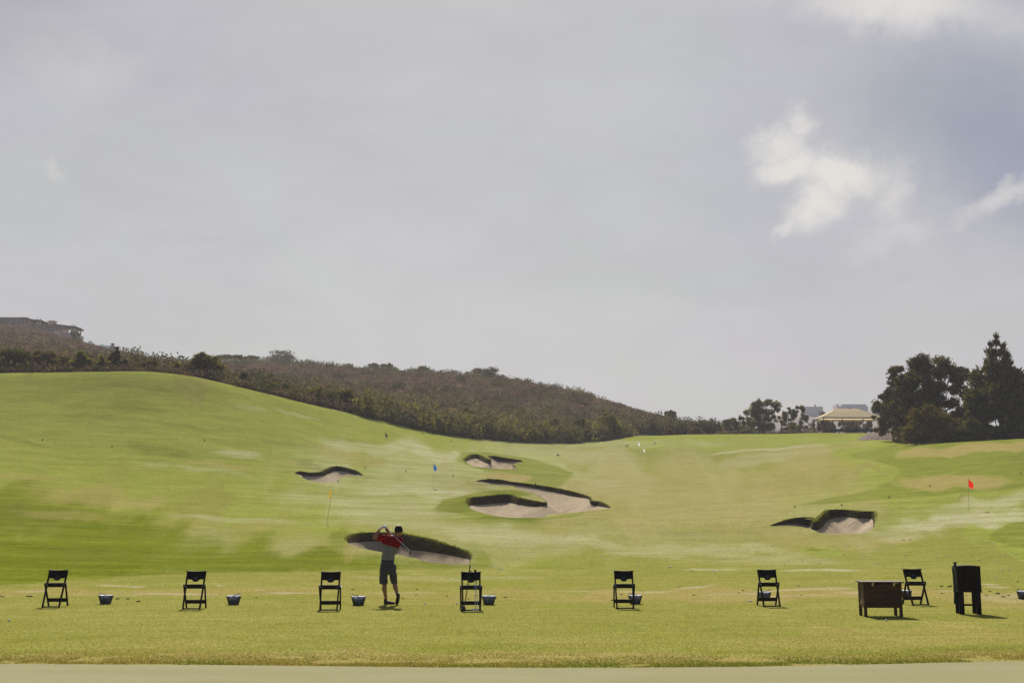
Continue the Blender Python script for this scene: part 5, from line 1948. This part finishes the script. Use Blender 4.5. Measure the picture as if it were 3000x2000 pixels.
for (ua, ub, vt_, lab) in [(305, 316, 1014, 'stone pier with a clipped tree on top'), (319, 328, 1017, 'lower stone pier at the left end of the iron fence')]:
    m = MB()
    zt_ = zq(vt_)
    zb_ = gzf(ua) - 1.5
    m.box(((xq(ua) + xq(ub)) / 2, DF, (zt_ + zb_) / 2), (xq(ub) - xq(ua), 1.0, zt_ - zb_))
    m.box(((xq(ua) + xq(ub)) / 2, DF, zt_ + .05), (xq(ub) - xq(ua) + .2, 1.2, .15))
    tag(m.build('stone_pier', STUC), lab, 'pier', 'stone piers on the ridge')
rt = empty('clipped_tree', (xq(311), DF, zq(1013.5)))
tag(rt, 'small mushroom-shaped clipped tree standing on the stone pier', 'tree')
MB().tube([(0, 0, 0), (0, 0, .45)], .07, 6).build('trunk', BARK, rt)
P_, k_, d_ = lobe_points([[0, 0, .55, .48, .48, .24]], 700, .5)
Vv, Fq = leaf_quads(P_, .16, 1.5)
kid('crown', np_mesh('crown', Vv, Fq, False, {'leaf': ('FACE', palette(700, k_, OLIVE))}), LEAF, rt)
gm, b, bs = newmat('screen_glass')
bs.inputs['Base Color'].default_value = (.35, .62, .58, 1)
bs.inputs['Roughness'].default_value = .1
bs.inputs['Alpha'].default_value = .5
m = MB()
zz_ = lambda u, v: EYE + float(ray(u, v)[1]) * DF
for (ua, ub, v0, v1) in [(273, 286, 1009, 1018), (287, 303, 1012, 1022)]:
    m.box(((xq(ua) + xq(ub)) / 2, DF, (zz_(ua, v0) + zz_(ub, v1)) / 2 - .6), (xq(ub) - xq(ua), .05, zz_(ua, v0) - zz_(ub, v1) + 1.2))
tag(m.build('glass_screen', gm), 'pale turquoise glass screen on the ridge left of the stone piers', 'screen')
IRON = simple_mat('iron', (0.06, 0.055, 0.055), .6, .2, 2)
t = empty('iron_fence', (xq(372), DF, zq(1030)))
tag(t, 'thin dark iron railing fence along the ridge right of the piers', 'fence')
line = [(329, 1016, 1030), (344, 1017, 1032), (352, 1018, 1033), (371, 1020, 1035), (389, 1022, 1038), (404, 1030, 1044), (419, 1037, 1050)]
ox, oz = t.location.x, t.location.z
zz_ = lambda u, v: EYE + float(ray(u, v)[1]) * DF
m = MB()
mbars = MB()
for (a, b_) in zip(line, line[1:]):
    pa0, pa1 = Vector((xq(a[0]) - ox, 0, zz_(a[0], a[1]) - oz)), Vector((xq(a[0]) - ox, 0, zz_(a[0], a[2]) - oz))
    pb0, pb1 = Vector((xq(b_[0]) - ox, 0, zz_(b_[0], b_[1]) - oz)), Vector((xq(b_[0]) - ox, 0, zz_(b_[0], b_[2]) - oz))
    m.bar(pa0, pb0, .06, .06)
    nn_ = 9
    for k in range(1, nn_):
        f = k / nn_
        mbars.bar(pa0.lerp(pb0, f), pa1.lerp(pb1, f), .022, .022)
m.build('top_rail', IRON, t)
mbars.build('pickets', IRON, t)
for a in line:
    MB().box((xq(a[0]) - ox, 0, (zz_(a[0], a[1]) + zz_(a[0], a[2])) / 2 - oz - .6), (.12, .12, zz_(a[0], a[1]) - zz_(a[0], a[2]) + 1.4)).build('fence_post', IRON, t)

# ---- far hazy hill and buildings behind the shelter
DM = 1170
xm = lambda u: (u - 1500) / F * DM * .99
zm = lambda v: EYE + float(ray(2450, v)[1]) * DM
prof = [(2180, 1262), (2240, 1215), (2290, 1203), (2350, 1204), (2400, 1208), (2440, 1215), (2480, 1205), (2580, 1206), (2640, 1212), (2720, 1236), (2800, 1264)]
Vh, Fh = [], []
for k, (u_, v_) in enumerate(prof):
    zt_ = zm(v_)
    for dy_, f in ((-160, 0), (-90, .55), (-35, .9), (0, 1), (40, .9), (140, 0)):
        Vh.append((xm(u_), DM + dy_, 20 + (zt_ - 20) * f))
ii = np.arange(len(Vh)).reshape(len(prof), 6)
Fh = np.stack([ii[:-1, :-1], ii[1:, :-1], ii[1:, 1:], ii[:-1, 1:]], -1).reshape(-1, 4)
fh = link('distant_hill', np_mesh('distant_hill', Vh, Fh, True), simple_mat('far_hill', (0.24, 0.20, 0.16), .95, .25, .02))
tag(fh, 'low hazy hill far behind the shelter', None, None, 'structure')
FB = simple_mat('far_wall', (0.74, 0.69, 0.68), .9, .1, .05)
FG = simple_mat('far_window', (0.68, 0.64, 0.63), .5, .1, .05)


def farb(lab, boxes, wins):
    t = empty('distant_building', (xm(boxes[0][0]), DM - 20, zm(1250)))
    tag(t, lab, 'building', 'distant buildings on the far hill')
    ox, oz = t.location.x, t.location.z
    m = MB()
    for i, (a, b_, c, d) in enumerate(boxes):
        m.box(((xm(a) + xm(b_)) / 2 - ox, i * .6 + 10, (zm(c) + zm(d)) / 2 - oz), (xm(b_) - xm(a), 18 - i, zm(c) - zm(d)))
    m.build('wall', FB, t)
    for (a, b_, c, d) in wins:
        MB().box(((xm(a) + xm(b_)) / 2 - ox, .9, (zm(c) + zm(d)) / 2 - oz), (xm(b_) - xm(a), .4, zm(c) - zm(d))).build('window_band', FG, t)


farb('hazy flat-roofed building with a small tower, left of the shelter roof', [(2346, 2408, 1196, 1230), (2383, 2389, 1190, 1198)], [(2350, 2404, 1203, 1206), (2350, 2404, 1212, 1215)])
farb('hazy broad building showing above the shelter roof', [(2452, 2540, 1195, 1230), (2462, 2536, 1189, 1197), (2451, 2457, 1188, 1200)], [(2458, 2534, 1200, 1203), (2458, 2534, 1208, 1211)])
farb('small pale building between the shelter roof and the pines', [(2555, 2590, 1206, 1232), (2560, 2566, 1200, 1208)], [(2558, 2586, 1213, 1216)])
# ------------------------------------------------------------------ golfer
GO = hit(1140, 1770)
K = GO.y / F


def PT(px, py, y=0.0):
    """local point from the traced figure: px to the right, py down, y away from the camera"""
    s = K / 5.6 * 1.0
    return Vector(((px - 560) * s, y, (1405 - py) * s))


def soft_union(name, caps, mat, parent, voxel=.007, smooth=4, post=None):
    """tapered limbs merged into one continuous skin. caps: list of chains [(point, radius or (rx, ry)), ...]"""
    bm = bmesh.new()
    for ch in caps:
        fine = []
        for (p, r), (q, s) in zip(ch, ch[1:]):
            r2 = r if isinstance(r, tuple) else (r, r)
            s2 = s if isinstance(s, tuple) else (s, s)
            n = max(2, int((q - p).length / .02))
            for k in range(n):
                f = k / n
                f2 = f * f * (3 - 2 * f)
                fine.append((p.lerp(q, f), (r2[0] + (s2[0] - r2[0]) * f2, r2[1] + (s2[1] - r2[1]) * f2)))
        last = ch[-1][1]
        fine.append((ch[-1][0], last if isinstance(last, tuple) else (last, last)))
        N = 20
        rings = []
        d0 = (fine[1][0] - fine[0][0]).normalized()
        d1 = (fine[-1][0] - fine[-2][0]).normalized()
        # rounded ends
        pre = [(fine[0][0] - d0 * min(fine[0][1]) * math.sin(a), tuple(x * max(math.cos(a), .05) for x in fine[0][1])) for a in (1.5, 1.1, .6)]
        suf = [(fine[-1][0] + d1 * min(fine[-1][1]) * math.sin(a), tuple(x * max(math.cos(a), .05) for x in fine[-1][1])) for a in (.6, 1.1, 1.5)]
        full = pre + fine + suf
        for i, (p, (rx, ry)) in enumerate(full):
            d = (full[min(i + 1, len(full) - 1)][0] - full[max(i - 1, 0)][0]).normalized()
            x = Vector((1, 0, 0)) - d * d.x
            if x.length < .25:
                x = Vector((0, 0, 1)) - d * d.z
            x.normalize()
            y = d.cross(x)
            rings.append([bm.verts.new(p + x * rx * math.cos(2 * math.pi * k / N) + y * ry * math.sin(2 * math.pi * k / N)) for k in range(N)])
        for a, b_ in zip(rings, rings[1:]):
            for k in range(N):
                bm.faces.new((a[k], a[(k + 1) % N], b_[(k + 1) % N], b_[k]))
        bm.faces.new(rings[0][::-1])
        bm.faces.new(rings[-1])
    bmesh.ops.recalc_face_normals(bm, faces=bm.faces)
    me = bpy.data.meshes.new(name + '_tmp')
    bm.to_mesh(me)
    bm.free()
    tmp = bpy.data.objects.new('tmp', me)
    COL.objects.link(tmp)
    md = tmp.modifiers.new('r', 'REMESH')
    md.mode = 'VOXEL'
    md.voxel_size = voxel
    if smooth:
        ms = tmp.modifiers.new('s', 'SMOOTH')
        ms.factor = .5
        ms.iterations = smooth
    dg = bpy.context.evaluated_depsgraph_get()
    me2 = bpy.data.meshes.new_from_object(tmp.evaluated_get(dg))
    bpy.data.objects.remove(tmp)
    bpy.data.meshes.remove(me)
    me2.name = name
    me2.shade_smooth()
    if post:
        for v in me2.vertices:
            v.co = post(v.co.copy())
    me2.materials.clear()
    return kid(name, me2, mat, parent)


SKIN = simple_mat('skin', (0.30, 0.145, 0.085), .55, .10, 25, .35)
HAIRM = simple_mat('hair', (0.03, 0.02, 0.015), .8, .3, 60)
CAPM = simple_mat('cap_cloth', (0.010, 0.010, 0.012), .85, .2, 60, .1)
SHORTM = simple_mat('shorts_cloth', (0.066, 0.068, 0.082), .9, .18, 22, .1, bump=.5)
SHOE = simple_mat('shoe', (0.012, 0.011, 0.012), .6, .3, 30, .3)
GLOVE = simple_mat('glove', (0.62, 0.62, 0.66), .7, .12, 40, .2, bump=.3)
# two-tone shirt: red yoke above a slanting line, grey below
sm_, b, bs = newmat('shirt_cloth')
tcn = b.n('ShaderNodeTexCoord')
sx = b.n('ShaderNodeSeparateXYZ')
b.L.new(tcn.outputs['Object'], sx.inputs[0])
pA, pB = PT(440, 442), PT(700, 516)
slope = (pB.z - pA.z) / (pB.x - pA.x)
ln = b.math('SUBTRACT', sx.outputs[2], b.math('ADD', b.math('MULTIPLY', b.math('SUBTRACT', sx.outputs[0], pA.x), slope), pA.z))
wn = b.noise(tcn.outputs['Object'], 5.0, 4, .6)
ln = b.math('ADD', ln, b.math('MULTIPLY', b.math('SUBTRACT', wn, .5), .006))
gcol = b.mix(b.ss(wn, .3, .7), (0.165, 0.17, 0.17), (0.215, 0.22, 0.215))
rcol = b.mix(b.ss(wn, .3, .7), (0.20, 0.004, 0.004), (0.27, 0.007, 0.006))
b.L.new(b.mix(b.ss(ln, -.003, .003), gcol, rcol), bs.inputs['Base Color'])
bs.inputs['Roughness'].default_value = .9
bs.inputs['Specular IOR Level'].default_value = .1
tr_ = b.n('ShaderNodeBsdfTranslucent')
b.L.new(b.mix(b.ss(ln, -.003, .003), gcol, (0.9, .05, .03, 1)), tr_.inputs['Color'])
mx_ = b.n('ShaderNodeMixShader')
mx_.inputs[0].default_value = .10
b.L.new(bs.outputs[0], mx_.inputs[1])
b.L.new(tr_.outputs[0], mx_.inputs[2])
b.L.new(mx_.outputs[0], b.N['Material Output'].inputs['Surface'])
wv = b.n('ShaderNodeBump')
wv.inputs['Strength'].default_value = .5
wv.inputs['Distance'].default_value = .02
wn2 = b.noise(tcn.outputs['Object'], 9.0, 4, .6, 1.0)
b.L.new(wn2, wv.inputs['Height'])
b.L.new(wv.outputs[0], bs.inputs['Normal'])
SHIRTM = sm_

per = empty('person', GO)
tag(per, 'golfer from behind in red and grey shirt, grey shorts and black cap, finishing a swing', 'person')

# key joints
neck0, neck1 = PT(640, 350, .01), PT(672, 285, .03)
hc = PT(697, 225, .035)
shL, shR = PT(455, 345, -.02), PT(722, 395, .04)
elL, haL = PT(300, 347, .03), PT(405, 190, .10)
elR, haR = PT(560, 330, .30), PT(492, 215, .13)
hipL, hipR = PT(470, 790, .0), PT(590, 800, .0)
knL, anL = PT(482, 1085, -.01), PT(506, 1315, 0)
knR, anR = PT(632, 1055, .10), PT(690, 1235, -.07)
body = [
    # torso and neck
    [(PT(525, 800), (.145, .10)), (PT(525, 690), (.128, .092)), (PT(555, 560, .0), (.145, .10)), (PT(585, 430, .0), (.165, .105)), (PT(605, 370, .01), (.12, .085)), (neck0, .062), (neck1, .056), (PT(684, 262, .035), .056)],
    [(shL, .062), (PT(560, 372, .0), .09), (PT(640, 385, .01), .09), (shR, .062)],
    # skull and face
    [(PT(690, 185, .02), (.070, .085)), (PT(692, 225, .025), (.078, .095)), (PT(702, 262, .05), (.062, .080)), (PT(712, 292, .075), (.040, .045))],
    # nose, ear
    [(PT(745, 240, .09), .012), (PT(756, 262, .098), .013)],
    [(PT(660, 240, .035), (.010, .018)), (PT(664, 268, .04), (.009, .012))],
    [(PT(730, 235, -.005), (.012, .02)), (PT(728, 262, .0), (.010, .013))],
    # left arm
    [(shL, .058), (PT(380, 345, .0), .048), (elL, .042), (PT(335, 285, .05), .044), (PT(385, 210, .09), .028), (haL, .030)],
    # right arm
    [(shR, .056), (PT(670, 390, .18), .048), (elR, .042), (PT(520, 280, .23), .040), (PT(497, 240, .16), .028), (haR, .030)],
    # legs
    [(hipL, .088), (PT(470, 950), .078), (knL, .056), (PT(480, 1160, -.015), .058), (PT(495, 1245), .043), (anL, .034), (PT(508, 1350, .0), .034)],
    [(hipR, .088), (PT(610, 940, .05), .076), (knR, .056), (PT(655, 1130, .03), .058), (PT(678, 1195, -.03), .042), (anR, .034), (PT(700, 1262, -.085), .034)],
]
# right hand: palm and five fingers curled round the grip
gdir = (PT(600, 290, -.10) - PT(455, 170, .085)).normalized()
GA = PT(455, 170, .085)
up_ = Vector((.35, .75, .55)).normalized()
perp = (up_ - gdir * up_.dot(gdir)).normalized()
side_ = gdir.cross(perp)


def grip_hand(c0, sgn, chains, pr=.030):
    chains.append([(c0 - side_ * .028 * sgn - gdir * .03, (.030, .018)), (c0 - side_ * .028 * sgn + gdir * .035, (.032, .018))])
    for k, (o_, ln_) in enumerate(((-.034, .86), (-.012, .96), (.011, 1.0), (.034, .93))):
        b0 = c0 + gdir * o_ - side_ * .020 * sgn + perp * .018
        rr = .024 * ln_
        pts = []
        for a in (1.9, 1.0, .1, -.8, -1.6):
            pts.append((c0 + gdir * o_ + (side_ * -math.cos(a + 1.57 + .2) * sgn * 1.0 + perp * math.sin(a + .2 + 1.2)) * rr * 1.05, .0088))
        chains.append([(b0, .010)] + pts)
    chains.append([(c0 - side_ * .02 * sgn + gdir * .03, .012), (c0 + perp * -.022 + gdir * .045, .011), (c0 + side_ * .014 * sgn - perp * .018 + gdir * .055, .0095)])


cR = GA + gdir * .115
grip_hand(cR, 1, body)
body.append([(haR, .028), (cR - side_ * .028 - gdir * .005, (.028, .02))])
soft_union('body', body, SKIN, per, .006, 3)
# gloved left hand
gl = []
cL = GA + gdir * .03
grip_hand(cL, -1, gl)
gl = [[(p, (tuple(x * 1.22 for x in r) if isinstance(r, tuple) else r * 1.25)) for p, r in ch] for ch in gl]
gl.append([(PT(383, 214, .09), .033), (haL, .034), (cL + side_ * .028 + gdir * .0, (.034, .026))])
soft_union('glove', gl, GLOVE, per, .006, 2)
# shirt
shirt = [
    [(PT(525, 700), (.158, .118)), (PT(540, 600, .0), (.160, .118)), (PT(575, 480, .0), (.178, .125)), (PT(600, 400, .0), (.165, .115)), (PT(615, 365, .01), (.10, .085)), (PT(645, 335, .015), (.072, .068))],
    [(shL, .080), (PT(560, 375, .0), .100), (PT(640, 388, .01), .100), (shR, .078)],
    [(shL, .080), (PT(430, 350, -.01), .078), (PT(392, 358, .0), .076)],
    [(shR, .076), (PT(700, 395, .12), .072), (PT(660, 385, .17), .068)],
    [(PT(470, 420, -.02), (.06, .07)), (PT(520, 520, 0), (.07, .08))],
    [(PT(700, 440, .02), (.055, .07)), (PT(640, 540, 0), (.07, .08))],
]


def hem(co):
    zb = PT(0, 712).z
    if co.z < zb:
        co.z = zb + (co.z - zb) * .05
    # cloth folds
    co.x += .0035 * math.sin(co.z * 46 + co.x * 20)
    co.y += .004 * math.sin(co.z * 33 - co.x * 37)
    return co


so2 = soft_union('shirt', shirt, SHIRTM, per, .008, 3, hem)
# collar
m = MB()
m.tube([neck0.lerp(neck1, .15) + Vector((.062 * math.cos(2 * math.pi * k / 20), .060 * math.sin(2 * math.pi * k / 20), .012 * math.cos(2 * math.pi * k / 20))) for k in range(21)], .013, 8)
m.build('collar', SHIRTM, per, True)
# shorts
sh = [
    [(PT(525, 715), (.150, .112)), (PT(525, 780), (.168, .125)), (PT(528, 850), (.168, .125))],
    [(PT(468, 800), (.095, .110)), (PT(462, 950), (.100, .105)), (PT(465, 1055), (.103, .100))],
    [(PT(590, 800), (.095, .110)), (PT(612, 930, .03), (.092, .105)), (PT(630, 1050, .085), (.082, .095))],
    [(PT(655, 780, 0), (.016, .04)), (PT(662, 830, 0), (.014, .035))],
]


def hem2(co):
    zb = PT(0, 1082).z
    if co.z < zb:
        co.z = zb + (co.z - zb) * .1
    co.x += .004 * math.sin(co.z * 38 + co.y * 20)
    co.y += .005 * math.sin(co.z * 30 + co.x * 25)
    return co


soft_union('shorts', sh, SHORTM, per, .008, 3, hem2)
m = MB()
m.tube([PT(525, 712) + Vector((.150 * math.cos(2 * math.pi * k / 28), .112 * math.sin(2 * math.pi * k / 28), 0)) for k in range(29)], .014, 8)
m.build('waistband', simple_mat('navy_band', (0.02, 0.03, 0.06), .8, .2, 20), per, True)
# shoes: the planted left one points right, the right one stands on its toe with the sole to the camera
shl = [[(PT(500, 1368, .0), (.040, .042)), (PT(540, 1375, .03), (.040, .046)), (PT(600, 1388, .07), (.032, .048)), (PT(632, 1393, .09), (.024, .038))],
       [(PT(500, 1330, 0), (.042, .044)), (PT(502, 1365, 0), (.046, .046))], [(PT(490, 1393, -.01), (.020, .042)), (PT(560, 1395, .04), (.016, .046)), (PT(638, 1397, .095), (.014, .036))]]


def flatb(co):
    if co.z < .004:
        co.z = .004
    return co


soft_union('shoe', shl, SHOE, per, .006, 2, flatb)
shr = [[(PT(708, 1245, -.09), (.042, .044)), (PT(706, 1290, -.075), (.044, .036)), (PT(695, 1350, -.055), (.046, .032)), (PT(683, 1388, -.03), (.040, .022))],
       [(PT(712, 1232, -.105), (.040, .016)), (PT(708, 1290, -.105), (.040, .014)), (PT(694, 1355, -.085), (.046, .014)), (PT(682, 1395, -.055), (.036, .012))],
       [(PT(694, 1245, -.07), (.038, .036)), (PT(706, 1262, -.085), (.040, .04))]]
soft_union('shoe', shr, SHOE, per, .006, 2, flatb)
# cap with brim towards the right, and hair below it
capc = [[(PT(693, 212, .02), (.100, .106)), (PT(694, 222, .02), (.103, .108)), (PT(695, 238, .022), (.101, .106))]]


def capcut(co):
    zb = PT(0, 250).z + (co.x - PT(695, 0).x) * .05
    if co.z < zb:
        co.z = zb + (co.z - zb) * .05
    return co


soft_union('cap', capc, CAPM, per, .007, 3, capcut)
m = MB()
bc = PT(735, 243, .075)
pts = []
for k in range(9):
    a = -.9 + 1.8 * k / 8
    pts.append((math.cos(a), math.sin(a)))
bm = m.bm
inner = [bm.verts.new(PT(693, 240, .025) + Vector((.078 * math.cos(a_), .09 * math.sin(a_), .004))) for a_ in [(-.25 + 1.7 * k / 10) for k in range(11)]]
outer = [bm.verts.new(PT(693, 243, .025) + Vector(((.078 + .060 * math.sin(math.pi * k / 10)) * math.cos(a_), (.09 + .065 * math.sin(math.pi * k / 10)) * math.sin(a_), -.030 * math.sin(math.pi * k / 10)))) for k, a_ in enumerate([(-.25 + 1.7 * k / 10) for k in range(11)])]
fs = [bm.faces.new((inner[k], outer[k], outer[k + 1], inner[k + 1])) for k in range(1, 9)]
fs.append(bm.faces.new((inner[0], outer[1], inner[1])))
fs.append(bm.faces.new((inner[9], outer[9], inner[10])))
bmesh.ops.solidify(bm, geom=fs, thickness=.012)
m.build('cap_brim', CAPM, per, True)
m = MB()
m.tube([PT(694, 252, .022) + Vector((.083 * math.cos(a_), .094 * math.sin(a_), -.004)) for a_ in [(-3.6 + 3.0 * k / 14) for k in range(15)]], [.006] + [.013] * 13 + [.006], 8)
m.build('hair', HAIRM, per, True)
# eyes and mouth on the turned-away face
m = MB()
m.sphere(PT(735, 232, .105), .010, 10)
m.sphere(PT(700, 232, .125), .010, 10)
m.build('eyes', WHT, per, True)
m = MB()
m.tube([PT(718, 284, .118), PT(735, 283, .108)], .005, 6)
m.build('mouth', simple_mat('lip', (0.28, 0.09, 0.08), .6, .1, 20), per, True)

# his club
GAw = GO + GA - gdir * .05
tipw = GO + PT(905, 545, -.42)
t, n = club('golf_club', GAw, tipw, 'iron', 'steel-shafted club in the golfer hands, slanting down behind his neck')
m = MB()
dd_ = (PT(912, 628, -.42) - PT(905, 545, -.42))
m.tube([Vector((0, 0, 0)), Vector((.022, 0, -.02))], [.009, .010], 8)
m.prism([(.012, -.005), (.036, -.015), (.032, -.06), (.018, -.105), (-.002, -.112), (-.010, -.085), (.004, -.045)], -.016, .014)
m.build('club_head', CARBON, t)

# ------------------------------------------------------------------ air
hz = MB()
hz.box((0, 0, 42), (2496, 2496, 90.4)).bm
hzm = hz.mesh('haze')
hm_ = bpy.data.materials.new('haze_air')
hm_.use_nodes = True
hm_.node_tree.nodes.clear()
hb = NB(hm_.node_tree)
pv = hb.n('ShaderNodeVolumePrincipled')
pv.inputs['Color'].default_value = (0.56, 0.55, 0.57, 1)
pv.inputs['Density'].default_value = HAZE
pv.inputs['Anisotropy'].default_value = 0.2
ho = hb.n('ShaderNodeOutputMaterial')
hb.L.new(pv.outputs[0], ho.inputs['Volume'])
hzo = link('haze', hzm, hm_)
tag(hzo, 'thin bright summer haze over the range', None, None, 'stuff')
